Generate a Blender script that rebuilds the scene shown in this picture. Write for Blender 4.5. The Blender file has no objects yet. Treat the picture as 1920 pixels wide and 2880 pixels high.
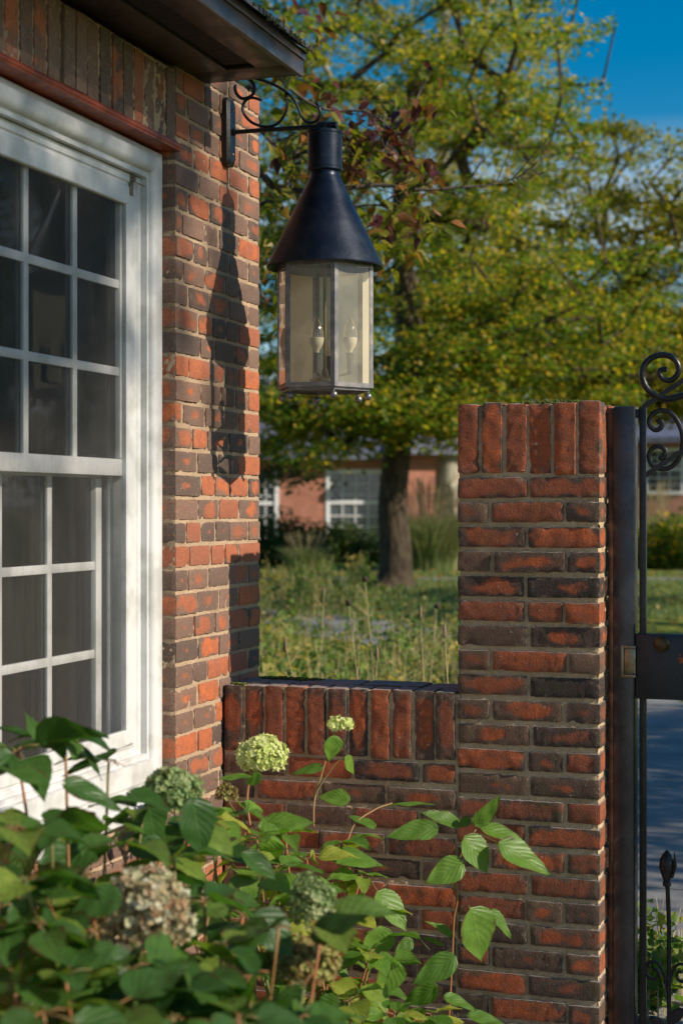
import bpy, math, random
import numpy as np
from mathutils import Vector

random.seed(7)
RNG = np.random.default_rng(7)
SC = bpy.context.scene
COL = SC.collection
CZ = 1.6                      # camera height, metres
TH = math.radians(18.5)
S, C = math.sin(TH), math.cos(TH)
F = 4600.0                    # focal length in photo pixels
XV = np.array([C, S, 0.0]); DV = np.array([-S, C, 0.0])

def at(x, y, d):
    """a real point d metres ahead of the camera, seen at photo pixel x, y"""
    r = (x - 960) / F * d
    return np.array([C * r - S * d, S * r + C * d, CZ + (1425 - y) / F * d])

def atd(xd, yd, d):           # same, in 1568-wide pixels
    return at(xd / .81667, yd / .81667, d)

def px_of(c):
    d = -S * c[0] + C * c[1]; r = C * c[0] + S * c[1]
    return (960 + F * r / d) * .81667, (1425 - (c[2] - CZ) / d * F) * .81667

def vd_(r, d): return (C * r - S * d, S * r + C * d)
def sstep(a, b, t):
    t = np.clip((t - a) / (b - a), 0, 1)
    return t * t * (3 - 2 * t)

def tz(x, y):                 # height of the ground
    d = -S * x + C * y
    return 0.0 + .54 * sstep(12.0, 23.0, d)

# ------------------------------------------------------------------ mesh builder
class MB:
    def __init__(s):
        s.v = []; s.f = []; s.n = 0; s.at = {}; s.mi = []
    def add(s, v, f, mi=0, **at):
        v = np.asarray(v, float).reshape(-1, 3)
        if isinstance(f, np.ndarray):
            s.f.extend((f + s.n).tolist()); k = len(f)
        else:
            s.f.extend([[i + s.n for i in q] for q in f]); k = len(f)
        s.mi.extend([mi] * k)
        s.v.append(v)
        for key, val in at.items():
            val = np.asarray(val, float)
            if val.ndim == 1: val = np.tile(val, (len(v), 1))
            s.at.setdefault(key, []).append((s.n, val))
        s.n += len(v)
    def box(s, a, b, mi=0, **at):
        x0, y0, z0 = np.minimum(a, b); x1, y1, z1 = np.maximum(a, b)
        v = [(x0,y0,z0),(x1,y0,z0),(x1,y1,z0),(x0,y1,z0),(x0,y0,z1),(x1,y0,z1),(x1,y1,z1),(x0,y1,z1)]
        s.add(v, [(0,3,2,1),(4,5,6,7),(0,1,5,4),(1,2,6,5),(2,3,7,6),(3,0,4,7)], mi, **at)
    def bbox(s, a, b, r=.004, mi=0):      # box with bevelled edges
        a = np.array(a, float); b = np.array(b, float)
        lo, hi = np.minimum(a, b), np.maximum(a, b)
        c = (lo + hi) / 2; h = (hi - lo) / 2; r = min(r, h.min() * .49)
        V, Fc = box_topo(3, 3, 3)
        q = np.where(np.abs(V) < .5, V * 3 * (1 - r / h), np.sign(V))
        p = q * h
        inner = np.clip(p, -(h - r), h - r)
        dlt = p - inner; L = np.linalg.norm(dlt, axis=1, keepdims=True); L[L == 0] = 1
        p = inner + dlt / L * r
        s.add(p + c, Fc, mi)
    def tube(s, pts, rad, n=8, mi=0, cap=True, flat=None, **at):
        pts = np.asarray(pts, float); m = len(pts)
        rad = np.full(m, rad) if np.isscalar(rad) else np.asarray(rad, float)
        tg = np.gradient(pts, axis=0); tg /= np.linalg.norm(tg, axis=1, keepdims=True) + 1e-9
        ref = np.array([0, 0, 1.0]) if abs(tg[0][2]) < .9 else np.array([0, 1.0, 0])
        u = np.cross(tg[0], ref); u /= np.linalg.norm(u)
        V = []
        an = np.linspace(0, 2 * math.pi, n, endpoint=False) + math.pi / n
        for i in range(m):
            u = u - tg[i] * np.dot(u, tg[i]); u /= np.linalg.norm(u) + 1e-9
            w = np.cross(tg[i], u)
            fl = 1 if flat is None else flat
            V.append(pts[i] + rad[i] * (np.cos(an)[:, None] * u + fl * np.sin(an)[:, None] * w))
        V = np.concatenate(V); Fc = []
        for i in range(m - 1):
            for j in range(n):
                k = (j + 1) % n
                Fc.append((i*n+j, i*n+k, (i+1)*n+k, (i+1)*n+j))
        if cap:
            Fc.append(tuple(range(n - 1, -1, -1))); Fc.append(tuple(range((m-1)*n, m*n)))
        s.add(V, Fc, mi, **at)
    def lathe(s, c, prof, n=32, mi=0, a0=0):
        c = np.asarray(c, float); V = []; Fc = []
        for r, z in prof:
            for j in range(n):
                a = a0 + 2 * math.pi * j / n
                V.append((c[0] + r * math.cos(a), c[1] + r * math.sin(a), c[2] + z))
        for i in range(len(prof) - 1):
            for j in range(n):
                k = (j + 1) % n
                Fc.append((i*n+j, i*n+k, (i+1)*n+k, (i+1)*n+j))
        s.add(V, Fc, mi)
    def build(s, name, mats, parent=None, org=None, smooth=True, angle=40):
        me = bpy.data.meshes.new(name)
        v = np.concatenate(s.v) if s.v else np.zeros((0, 3))
        o = bpy.data.objects.new(name, me)
        if parent is not None:
            r = parent; off = np.array(parent.location)
            while r.parent: r = r.parent; off = off + np.array(r.location)
            o.parent = parent
        else:
            off = np.zeros(3) if org is None else np.asarray(org, float)
            o.location = off
        me.from_pydata((v - off).tolist(), [], s.f)
        for k, chunks in s.at.items():
            arr = np.zeros((s.n, 3))
            for st, val in chunks: arr[st:st + len(val)] = val
            A = me.attributes.new(k, 'FLOAT_VECTOR', 'POINT')
            A.data.foreach_set('vector', arr.ravel())
        if not isinstance(mats, (list, tuple)): mats = [mats]
        for m in mats: me.materials.append(m)
        if len(mats) > 1: me.polygons.foreach_set('material_index', s.mi)
        if smooth:
            me.polygons.foreach_set('use_smooth', [True] * len(s.f))
            if angle < 180: me.set_sharp_from_angle(angle=math.radians(angle))
        me.update()
        COL.objects.link(o)
        return o

_topo = {}
def box_topo(nx, ny, nz):
    key = (nx, ny, nz)
    if key in _topo: return _topo[key]
    idx = {}; V = []; Fc = []
    def vid(i, j, k):
        q = (i, j, k)
        if q not in idx:
            idx[q] = len(V); V.append((2*i/nx-1, 2*j/ny-1, 2*k/nz-1))
        return idx[q]
    for i in range(nx):
        for j in range(ny):
            Fc.append((vid(i,j,0), vid(i,j+1,0), vid(i+1,j+1,0), vid(i+1,j,0)))
            Fc.append((vid(i,j,nz), vid(i+1,j,nz), vid(i+1,j+1,nz), vid(i,j+1,nz)))
    for i in range(nx):
        for k in range(nz):
            Fc.append((vid(i,0,k), vid(i+1,0,k), vid(i+1,0,k+1), vid(i,0,k+1)))
            Fc.append((vid(i,ny,k), vid(i,ny,k+1), vid(i+1,ny,k+1), vid(i+1,ny,k)))
    for j in range(ny):
        for k in range(nz):
            Fc.append((vid(0,j,k), vid(0,j,k+1), vid(0,j+1,k+1), vid(0,j+1,k)))
            Fc.append((vid(nx,j,k), vid(nx,j+1,k), vid(nx,j+1,k+1), vid(nx,j,k+1)))
    _topo[key] = (np.array(V), np.array(Fc)); return _topo[key]

def empty(name, loc):
    o = bpy.data.objects.new(name, None); o.location = tuple(float(q) for q in loc); o.empty_display_size = .1
    COL.objects.link(o); return o
def tag(o, label=None, cat=None, group=None, kind=None):
    if label: o['label'] = label
    if cat: o['category'] = cat
    if group: o['group'] = group
    if kind: o['kind'] = kind
    return o
def rootpos(o):
    p = np.array(o.location)
    while o.parent: o = o.parent; p = p + np.array(o.location)
    return p

# ------------------------------------------------------------------ material helpers
class NT:
    def __init__(s, name):
        s.m = bpy.data.materials.new(name); s.m.use_nodes = True
        s.t = s.m.node_tree; s.N = s.t.nodes; s.N.clear()
        s.out = s.N.new('ShaderNodeOutputMaterial')
    def n(s, typ, ins=None, **kw):
        x = s.N.new('ShaderNode' + typ)
        for k, v in kw.items(): setattr(x, k, v)
        if ins:
            for k, v in ins.items():
                if isinstance(v, bpy.types.NodeSocket): s.t.links.new(v, x.inputs[k])
                else: x.inputs[k].default_value = v
        return x
    def math(s, op, a, b=0.0, c=0.0, clamp=False):
        return s.n('Math', {0: a, 1: b, 2: c}, operation=op, use_clamp=clamp).outputs[0]
    def mix(s, f, a, b, bt='MIX'):
        x = s.N.new('ShaderNodeMix'); x.data_type = 'RGBA'; x.blend_type = bt; x.clamp_factor = True
        for k, v in ((0, f), (6, a), (7, b)):
            if isinstance(v, bpy.types.NodeSocket): s.t.links.new(v, x.inputs[k])
            else: x.inputs[k].default_value = v if k == 0 else (*v, 1)
        return x.outputs[2]
    def noise(s, vec, scale, detail=3, rough=.55, out=0, dist=0):
        return s.n('TexNoise', {'Vector': vec, 'Scale': scale, 'Detail': detail, 'Roughness': rough, 'Distortion': dist}).outputs[out]
    def ramp(s, f, a, b, lo=0.0, hi=1.0):
        return s.n('MapRange', {0: f, 1: a, 2: b, 3: lo, 4: hi}, interpolation_type='SMOOTHSTEP').outputs[0]
    def vec(s, op, a, b=(0, 0, 0)):
        return s.n('VectorMath', {0: a, 1: b}, operation=op).outputs[0]
    def obj(s): return s.n('TexCoord').outputs['Object']
    def attr(s, name): return s.n('Attribute', attribute_name=name).outputs['Vector']
    def sep(s, v):
        x = s.n('SeparateXYZ', {0: v}); return x.outputs
    def bump(s, h, dist, strength=1.0, nrm=None):
        d = {'Height': h, 'Distance': dist, 'Strength': strength}
        if nrm is not None: d['Normal'] = nrm
        return s.n('Bump', d).outputs[0]
    def end(s, sh):
        s.t.links.new(sh, s.out.inputs[0]); return s.m
    def pbr(s, color, rough=.6, nrm=None, metal=0.0, spec=.5, **kw):
        d = {'Base Color': color if isinstance(color, bpy.types.NodeSocket) else (*color, 1), 'Roughness': rough, 'Metallic': metal, 'Specular IOR Level': spec}
        if nrm is not None: d['Normal'] = nrm
        d.update(kw)
        return s.n('BsdfPrincipled', d).outputs[0]

def m_brick(name, core_lo, core_hi, red1, red2, dk1, dk2, moss=0.0, dust=0.0):
    t = NT(name); o = t.obj(); bl = t.attr('bl'); br = t.attr('br')
    u, v, w = t.sep(bl)[0:3]; r1, r2, r3 = t.sep(br)[0:3]
    sh = t.vec('ADD', o, t.vec('SCALE', br)); 
    off = t.n('VectorMath', {0: br, 3: 37.0}, operation='SCALE').outputs[0]
    p = t.vec('ADD', o, off)
    n1 = t.noise(p, 14, 3)
    n1b = t.noise(p, 45, 4, .6)
    uu = t.math('ABSOLUTE', u); cap = t.math('GREATER_THAN', uu, .97)
    uu = t.math('ADD', t.math('MULTIPLY', uu, t.math('SUBTRACT', 1.0, cap)), t.math('MULTIPLY', t.math('ABSOLUTE', w), cap))
    au = t.math('POWER', uu, 3.0); av = t.math('POWER', t.math('ABSOLUTE', v), 3.0)
    e = t.math('POWER', t.math('ADD', au, av), .3333)
    e2 = t.math('ADD', e, t.math('MULTIPLY', t.math('SUBTRACT', n1, .5), 2.3))
    e2 = t.math('ADD', e2, t.math('MULTIPLY', t.math('SUBTRACT', n1b, .5), .35))
    thr = t.n('MapRange', {0: r1, 1: 0.0, 2: 1.0, 3: core_lo, 4: core_hi}).outputs[0]
    core = t.n('MapRange', {0: t.math('SUBTRACT', thr, e2), 1: -.20, 2: .24, 3: 0.0, 4: 1.0}, interpolation_type='SMOOTHSTEP').outputs[0]
    # drag streaks, fine across the face
    cs = t.n('CombineXYZ', {0: t.math('MULTIPLY', u, 9.0), 1: t.math('MULTIPLY', v, 1.1), 2: t.math('MULTIPLY', r3, 40.0)}).outputs[0]
    st = t.noise(cs, 2.2, 4, .65)
    red = t.mix(r2, red1, red2)
    red = t.mix(t.ramp(t.noise(t.vec('ADD', p, (5, 2, 1)), 26, 4, .6), .38, .68, 0, .85), red, red2)
    red = t.mix(t.ramp(st, .5, .75), red, t.mix(.55, dk2, red1))
    dk = t.mix(r3, dk1, dk2)
    dk = t.mix(t.math('MULTIPLY', t.ramp(st, .52, .7), .45), dk, red2)
    colr = t.mix(core, dk, red)
    fine = t.noise(p, 190, 5, .7)
    colr = t.mix(1.0, colr, t.n('CombineColor', {0: t.ramp(fine, .2, .8, .6, 1.35), 1: t.ramp(fine, .2, .8, .6, 1.3), 2: t.ramp(fine, .2, .8, .62, 1.3)}).outputs[0], 'MULTIPLY')
    # mortar smears and pale bloom
    sm = t.noise(t.vec('ADD', p, (3, 1, 7)), 60, 5, .7)
    smf = t.math('MULTIPLY', t.ramp(sm, .50, .72), t.ramp(e, .72, 1.0, .05, .62))
    colr = t.mix(smf, colr, (.36, .28, .20))
    sp = t.noise(p, 95, 2, .5)
    colr = t.mix(t.math('MULTIPLY', t.ramp(sp, .735, .76), .6), colr, (.55, .55, .52))
    if moss:
        ms = t.noise(o, 9, 4, .6)
        colr = t.mix(t.math('MULTIPLY', t.ramp(ms, .5, .72), moss), colr, (.05, .055, .02))
    bm = t.noise(t.vec('ADD', p, (9, 4, 2)), 18, 6, .75)
    colr = t.mix(t.math('MULTIPLY', t.ramp(bm, .62, .74), t.ramp(r2, .3, 1.0, 0, .55)), colr, (.42,.40,.37))
    if dust:
        nz_ = t.sep(t.n('NewGeometry').outputs['Normal'])[2]
        colr = t.mix(t.math('MULTIPLY', t.ramp(nz_, .75, .97), t.ramp(n1b, .2, .6, dust * .6, dust)), colr, (.30,.285,.27))  # pale dust on upward faces, also painting the highlight along top edges
    pit = t.n('TexVoronoi', {'Vector': p, 'Scale': 210}, feature='F1').outputs['Distance']
    h = t.math('ADD', t.math('MULTIPLY', fine, 1.0), t.math('MULTIPLY', t.ramp(pit, .05, .35), .5))
    h = t.math('ADD', h, t.math('MULTIPLY', st, .8))
    b = t.bump(h, .0024, .9)
    rr = t.ramp(fine, .2, .8, .62, .9)
    return t.end(t.pbr(colr, rr, b, spec=.35))

def m_mortar(name, c1, c2, moss=0.0):
    t = NT(name); o = t.obj()
    a = t.noise(o, 260, 5, .75); b = t.noise(o, 7, 4, .6)
    colr = t.mix(t.ramp(b, .3, .7), c1, c2)
    colr = t.mix(t.ramp(a, .52, .7), colr, tuple(min(.8, q * 1.45) for q in c1))
    colr = t.mix(t.ramp(a, .46, .34), colr, tuple(q * .45 for q in c1))
    if moss: colr = t.mix(t.math('MULTIPLY', t.ramp(t.noise(o, 11, 4), .5, .65), moss), colr, (.05, .06, .015))
    return t.end(t.pbr(colr, .95, t.bump(a, .003, 1.0), spec=.2))

def m_simple(name, col, rough=.5, metal=0.0, var=.15, bump=0.0, bs=60, spec=.5, vs=20):
    t = NT(name); o = t.obj(); n = t.noise(o, vs, 4, .6)
    a = tuple(q * (1 - var) for q in col); b = tuple(min(1, q * (1 + var)) for q in col)
    c = t.mix(t.ramp(n, .3, .7), a, b)
    nr = t.bump(t.noise(o, bs, 5, .65), bump) if bump else None
    return t.end(t.pbr(c, t.ramp(t.noise(o, vs * 2.3, 3), .3, .7, max(.03, rough - .1), min(1, rough + .1)), nr, metal, spec))

def m_leaf(name, c1, c2, c3, trans=.35, vein=(.25, .4, .08), rough=.5, veins=True, tcol=None, spots=0.0):
    """c1,c2,c3 mixed per leaf by the 'lr' attribute"""
    t = NT(name); lr = t.attr('lr'); r = t.sep(lr)
    c = t.mix(r[0], c1, c2); c = t.mix(t.ramp(r[1], .58, .95), c, c3)
    nr = None
    if veins:
        lu = t.sep(t.attr('lu'))          # s across (-1..1), t along
        sa = t.math('ABSOLUTE', lu[0])
        mid = t.ramp(sa, .09, .01)
        q = t.math('SUBTRACT', lu[1], t.math('MULTIPLY', sa, .42))
        fr = t.math('FRACT', t.math('MULTIPLY', q, 6.5))
        tri = t.math('ABSOLUTE', t.math('SUBTRACT', fr, .5))
        sv = t.ramp(tri, .43, .5)
        vv = t.math('MAXIMUM', mid, t.math('MULTIPLY', sv, .55))
        c = t.mix(t.math('MULTIPLY', vv, .35), c, vein)
        bl = t.noise(t.obj(), 55, 4, .6)
        c = t.mix(t.ramp(bl, .3, .75, 0, .35), c, tuple(q * .6 for q in c1))
        if spots:
            s2 = t.noise(t.obj(), 38, 3, .6)
            c = t.mix(t.math('MULTIPLY', t.ramp(s2, .66, .74), spots), c, (.06, .03, .015))
            edge = t.math('MULTIPLY', t.ramp(sa, .72, 1.0), t.ramp(t.noise(t.obj(), 14, 3), .52, .62))
            c = t.mix(t.math('MULTIPLY', edge, spots), c, (.10, .035, .02))
        hh = t.math('SUBTRACT', t.math('MULTIPLY', tri, -1.2), t.math('MULTIPLY', vv, .9))
        nr = t.bump(hh, .0016, .6)
    d = {'Base Color': c, 'Roughness': rough, 'Specular IOR Level': .4}
    if nr is not None: d['Normal'] = nr
    a = t.n('BsdfPrincipled', d).outputs[0]
    tc = t.mix(1.0, c, tcol if tcol else (1.25, 1.5, .45), 'MULTIPLY')
    b = t.n('BsdfTranslucent', {'Color': tc}).outputs[0]
    return t.end(t.n('MixShader', {0: trans, 1: a, 2: b}).outputs[0])

M = {}
M['brick_house'] = m_brick('house brick', -.3, 1.5, (.60,.165,.055), (.34,.125,.07), (.105,.080,.066), (.25,.155,.11))
M['brick_garden'] = m_brick('garden brick', -.2, 1.8, (.50,.115,.034), (.23,.078,.044), (.045,.037,.032), (.17,.105,.07), moss=.4, dust=.75)
M['mortar_house'] = m_mortar('sandy mortar', (.52,.375,.25), (.42,.30,.20))
M['mortar_garden'] = m_mortar('aged mortar', (.68,.50,.32), (.48,.345,.21), moss=.15)

# ------------------------------------------------------------------ bricks
def add_brick(mb, lo, hi, axis, r=.0040, amp=.0013, sp=.011, jit=.0015, red=None):
    amp = amp * .55; r = min(r, .0042)
    """axis = 0/1/2 the brick's long axis"""
    lo = np.array(lo, float) ; hi = np.array(hi, float)
    c = (lo + hi) / 2 + RNG.normal(0, jit, 3); h = (hi - lo) / 2
    n = np.maximum(2, np.round(2 * h / sp)).astype(int)
    V, Fc = box_topo(*n)
    V = np.sign(V) * np.abs(V) ** .8
    p = V * h
    r = r * RNG.uniform(.6, 1.5)
    inner = np.clip(p, -(h - r), h - r); d = p - inner
    L = np.linalg.norm(d, axis=1, keepdims=True); Ls = np.where(L == 0, 1, L)
    p = inner + d / Ls * np.minimum(L, r)
    nrm = d / Ls
    disp = np.zeros(len(p))
    for _ in range(7):
        k = RNG.normal(0, 1, 3); k *= RNG.uniform(60, 420) / np.linalg.norm(k)
        disp += np.sin(p @ k + RNG.uniform(0, 6.28)) * RNG.uniform(.3, 1)
    disp *= amp / 1.8
    # chipped corners
    for _ in range(2):
        cc = np.sign(RNG.normal(0, 1, 3)) * h * np.array([1, 1, 1]); 
        cc[axis] *= RNG.uniform(.3, 1)
        dd = np.linalg.norm(p - cc, axis=1); disp -= .007 * np.exp(-(dd / .010) ** 2) * RNG.uniform(0, 1)
    p = p + nrm * disp[:, None]
    a = np.clip(RNG.normal(0, .005, 3), -.009, .009)
    p = p + np.cross(np.tile(a, (len(p), 1)), p)
    oth = [q for q in (0, 1, 2) if q != axis]
    if axis == 2: hv = 0 if h[0] < h[1] or True else 1
    else: hv = 2
    dv = [q for q in oth if q != hv][0]
    bl = np.stack([V[:, axis], V[:, hv], V[:, dv]], 1)
    br = RNG.random(3)
    if red is not None: br[0] = red[0] + (red[1] - red[0]) * br[0]
    mb.add(p + c, Fc, bl=bl, br=br)

def mortar_sheet(mb, o, eu, ev, nn, amp=.0018, sp=.006, nx=None):
    """rough sheet from o spanning eu, ev, displaced along nn"""
    o, eu, ev, nn = (np.asarray(q, float) for q in (o, eu, ev, nn))
    a = max(2, int(np.linalg.norm(eu) / sp)); b = max(2, int(np.linalg.norm(ev) / sp))
    U, W = np.meshgrid(np.linspace(0, 1, a + 1), np.linspace(0, 1, b + 1), indexing='ij')
    P = o + U[..., None] * eu + W[..., None] * ev
    D = np.zeros(U.shape)
    for _ in range(26):
        k = RNG.normal(0, 1, 3); k *= RNG.uniform(70, 420) / np.linalg.norm(k)
        D += np.sin(P @ k + RNG.uniform(0, 6.28)) 
    D = D / 3.6 * amp + RNG.normal(0, amp * .25, U.shape)
    P = P + D[..., None] * nn
    I = np.arange((a + 1) * (b + 1)).reshape(a + 1, b + 1)
    Q = np.stack([I[:-1, :-1], I[1:, :-1], I[1:, 1:], I[:-1, 1:]], -1).reshape(-1, 4)
    if np.dot(np.cross(eu, ev), nn) < 0: Q = Q[:, ::-1]
    mb.add(P.reshape(-1, 3), Q)

# =================================================================== CAMERA
cam = bpy.data.cameras.new('camera'); co = bpy.data.objects.new('camera', cam); COL.objects.link(co)
co.location = (0, 0, CZ); co.rotation_euler = (math.pi / 2, 0, TH)
cam.sensor_fit = 'VERTICAL'; cam.sensor_height = 36; cam.sensor_width = 24
cam.lens = F / 2880 * 36; cam.shift_y = -15 / 2880
cam.clip_start = .05; cam.clip_end = 3000
cam.dof.use_dof = True; cam.dof.focus_distance = 4.72; cam.dof.aperture_fstop = 3.6
SC.camera = co

# =================================================================== LIGHT
SUN = np.array([1.0, -.09, .60]); SUN /= np.linalg.norm(SUN)
el = math.asin(SUN[2]); az = math.atan2(SUN[0], SUN[1])
w = bpy.data.worlds.new('World'); SC.world = w; w.use_nodes = True
nt = w.node_tree; nt.nodes.clear()
def wn(t): return nt.nodes.new('ShaderNode' + t)
sky = wn('TexSky'); sky.sky_type = 'NISHITA'; sky.sun_disc = False
sky.sun_elevation = el; sky.sun_rotation = az; sky.air_density = 1.0; sky.dust_density = .6; sky.ozone_density = 2.5
hs = wn('HueSaturation'); hs.inputs['Saturation'].default_value = 1.62; hs.inputs['Hue'].default_value = .492; hs.inputs['Value'].default_value = 1.0
tc = wn('TexCoord'); mp = wn('Mapping'); mp.inputs['Scale'].default_value = (1, 1, 3.2)
nz = wn('TexNoise'); nz.inputs['Scale'].default_value = 3.4; nz.inputs['Detail'].default_value = 6; nz.inputs['Roughness'].default_value = .6
mr = wn('MapRange'); mr.inputs[1].default_value = .44; mr.inputs[2].default_value = .60
mx = wn('Mix'); mx.data_type = 'RGBA'; mx.inputs[7].default_value = (9.5, 9.8, 10.0, 1)
bg = wn('Background'); bg.inputs[1].default_value = .10; ow = wn('OutputWorld')
L = nt.links.new
sx = wn('SeparateXYZ'); L(tc.outputs['Generated'], sx.inputs[0]); mh = wn('MapRange'); mh.inputs[1].default_value = .23; mh.inputs[2].default_value = .10; L(sx.outputs[2], mh.inputs[0])
mm = wn('Math'); mm.operation = 'MULTIPLY'
L(tc.outputs['Generated'], mp.inputs[0]); L(mp.outputs[0], nz.inputs[0]); L(nz.outputs[0], mr.inputs[0])
L(sky.outputs[0], hs.inputs['Color']); L(mr.outputs[0], mm.inputs[0]); L(mh.outputs[0], mm.inputs[1]); L(mm.outputs[0], mx.inputs[0]); L(hs.outputs[0], mx.inputs[6])
L(mx.outputs[2], bg.inputs[0]); L(bg.outputs[0], ow.inputs[0])
sl = bpy.data.lights.new('sun', 'SUN'); so = bpy.data.objects.new('sun', sl); COL.objects.link(so)
sl.energy = 5.0; sl.angle = math.radians(.53); sl.color = (1.0, .88, .72)
so.rotation_euler = Vector(SUN).to_track_quat('Z', 'Y').to_euler()
so.location = (8, -2, 8)

# =================================================================== HOUSE NEAR LEFT
XW = -1.919; YC = 4.909; YJ = 4.255; YS = 4.593     # wall plane, far corner, window jamb, garden wall front
WZ1 = CZ + 1.006; WZ0 = CZ - .775
YN = 2.72                                            # near jamb of the window
house = empty('brick_house', (XW, 3.5, 0))
tag(house, 'brick house corner with a white paned window under a dark brown eave', 'house')
mb = MB()
CH = .0682; J = .0098
zl = CZ + .027
def house_wall_strip(mb, y0, y1, z0, z1, corner0, corner1, ws=None):
    k0 = math.floor((z0 - zl) / CH); k = k0
    while True:
        zb = zl + k * CH + J / 2; zt = zb + CH - J
        if zb > z1 - .02: break
        if zt > z0 + .02:
            zb_, zt_ = max(zb, z0), min(zt, z1)
            row = k % 2
            # running from the far corner: header then stretchers, alternate
            y = y1; first = True
            while y > y0 + .012:
                if first: Lb = (.092 if row == 0 else .172) if corner1 else RNG.uniform(.1, .2)
                else: Lb = (.148 if RNG.random() < .68 else .100) + RNG.normal(0, .004)
                first = False
                ya = max(y - Lb, y0)
                if ya - y0 < .035: ya = y0
                add_brick(mb, (XW - .095, ya, zb_), (XW + RNG.uniform(-.0006, .002), y, zt_), 1, amp=.0012, jit=.0009)
                y = ya - J * RNG.uniform(.75, 1.3)
        k += 1
house_wall_strip(mb, YJ, YC, 0.02, CZ + 1.32, True, True)
# below the window and near pier (mostly behind the shrubs)
house_wall_strip(mb, YN, YJ - .008, 0.02, WZ0 - .06, False, False)
# soldier course over the window
y = YJ + .004
while y > 1.2:
    add_brick(mb, (XW - .095, y - .058, CZ + 1.036), (XW + RNG.normal(0, .002), y, CZ + 1.236), 2, amp=.0014)
    y -= .0682
wall = mb.build('wall', M['brick_house'], house)
mb = MB()
dm = .0042
mortar_sheet(mb, (XW - dm, YJ + .003, 0), (0, YC - YJ - .006, 0), (0, 0, CZ + 1.315), (1, 0, 0), .0011, .0055)
mortar_sheet(mb, (XW - .0055, YN, 0), (0, YJ - YN, 0), (0, 0, WZ0 - .065), (1, 0, 0), .002, .012)
mortar_sheet(mb, (XW - .0065, 1.2, CZ + 1.03), (0, YJ - 1.19, 0), (0, 0, .21), (1, 0, 0), .002, .010)
mortar_sheet(mb, (XW - .11, YJ + .0035, 0), (.107, 0, 0), (0, 0, CZ + 1.03), (0, -1, 0), .0015, .006)
mb.box((XW - .10, YJ + .006, 0), (XW - .006, YC - .003, CZ + 1.31))
mb.build('mortar', M['mortar_house'], wall)
# plain shell of the rest of the building
m_far_brick = {}
def m_brickwall(name, c1, c2, mort, scale=1.0, flip=False):
    t = NT(name); o = t.obj(); q = t.sep(o)
    v = t.n('CombineXYZ', {0: t.math('ADD', q[0], q[1]), 1: q[2], 2: 0.0}).outputs[0]
    b = t.n('TexBrick', {'Vector': v, 'Scale': 1.0 / scale, 'Mortar Size': .008, 'Mortar Smooth': .3, 'Bias': 0.0, 'Brick Width': .21, 'Row Height': .07, 'Color1': (*c1, 1), 'Color2': (*c2, 1), 'Mortar': (*mort, 1)})
    n = t.noise(o, 1.7, 4, .6)
    c = t.mix(t.ramp(n, .3, .7, 0, .5), b.outputs[0], tuple(q * .6 for q in c1))
    return t.end(t.pbr(c, .9, t.bump(b.outputs[1], -.004), spec=.25))
M['brick_far'] = m_brickwall('far brick', (.52,.20,.13), (.36,.14,.10), (.45,.33,.27))
mb = MB()
mb.box((XW - .105, 0.3, 0), (XW - .35, YN - .16, CZ + 1.25))
mb.box((XW, 0.3, 0), (XW - .10, YN - .004, CZ + 1.02))
mb.box((XW, 0.3, CZ + 1.023), (XW - .10, 1.195, CZ + 1.25))
mb.box((XW - .105, YN - .15, CZ + 1.05), (XW - .35, YC, CZ + 1.31))
mb.box((XW - .105, YN - .15, 0), (XW - .35, YC, WZ0 - .07))
mb.box((XW - .12, YJ + .05, WZ0 - .065), (XW - .35, YC, CZ + 1.045))
mb.box((XW - .355, YC - .30, 0), (XW - 5.5, YC, CZ + 1.31))
mb.box((XW - 5.25, 0.3, 0), (XW - 5.5, YC - .305, CZ + 1.31))
mb.box((XW - .355, 0.05, 0), (XW - 5.24, 0.29, CZ + 1.31))
mb.build('rear_wall', M['brick_far'], house)
# dark room behind the glass
M['room'] = m_simple('dim plaster', (.05,.048,.045), .9)
mb = MB()
mb.box((XW - .36, .35, .02), (XW - 3.6, YC - .35, .06))
mb.box((XW - .36, .35, CZ + 1.15), (XW - 3.6, YC - .35, CZ + 1.18))
mb.box((XW - 3.6, .35, .02), (XW - 3.65, YC - .35, CZ + 1.2))
mb.box((XW - .37, YC - .42, .06), (XW - 3.59, YC - .36, CZ + 1.149))
mb.box((XW - .37, .36, .06), (XW - 3.59, .40, CZ + 1.149))
mb.build('room_interior', M['room'], house)

# steel lintel, painted red
M['lintel'] = m_simple('red oxide paint', (.30,.055,.022), .42, 0, .35, .0012, 45, .5, 14)
mb = MB()
mb.bbox((XW + .012, 1.2, CZ + 1.010), (XW - .10, YJ + .012, CZ + 1.019), .002)
mb.tube([(XW + .004, 1.2, CZ + 1.022), (XW + .004, YJ + .012, CZ + 1.022)], .0115, 10)
mb.build('lintel', M['lintel'], house)

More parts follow.
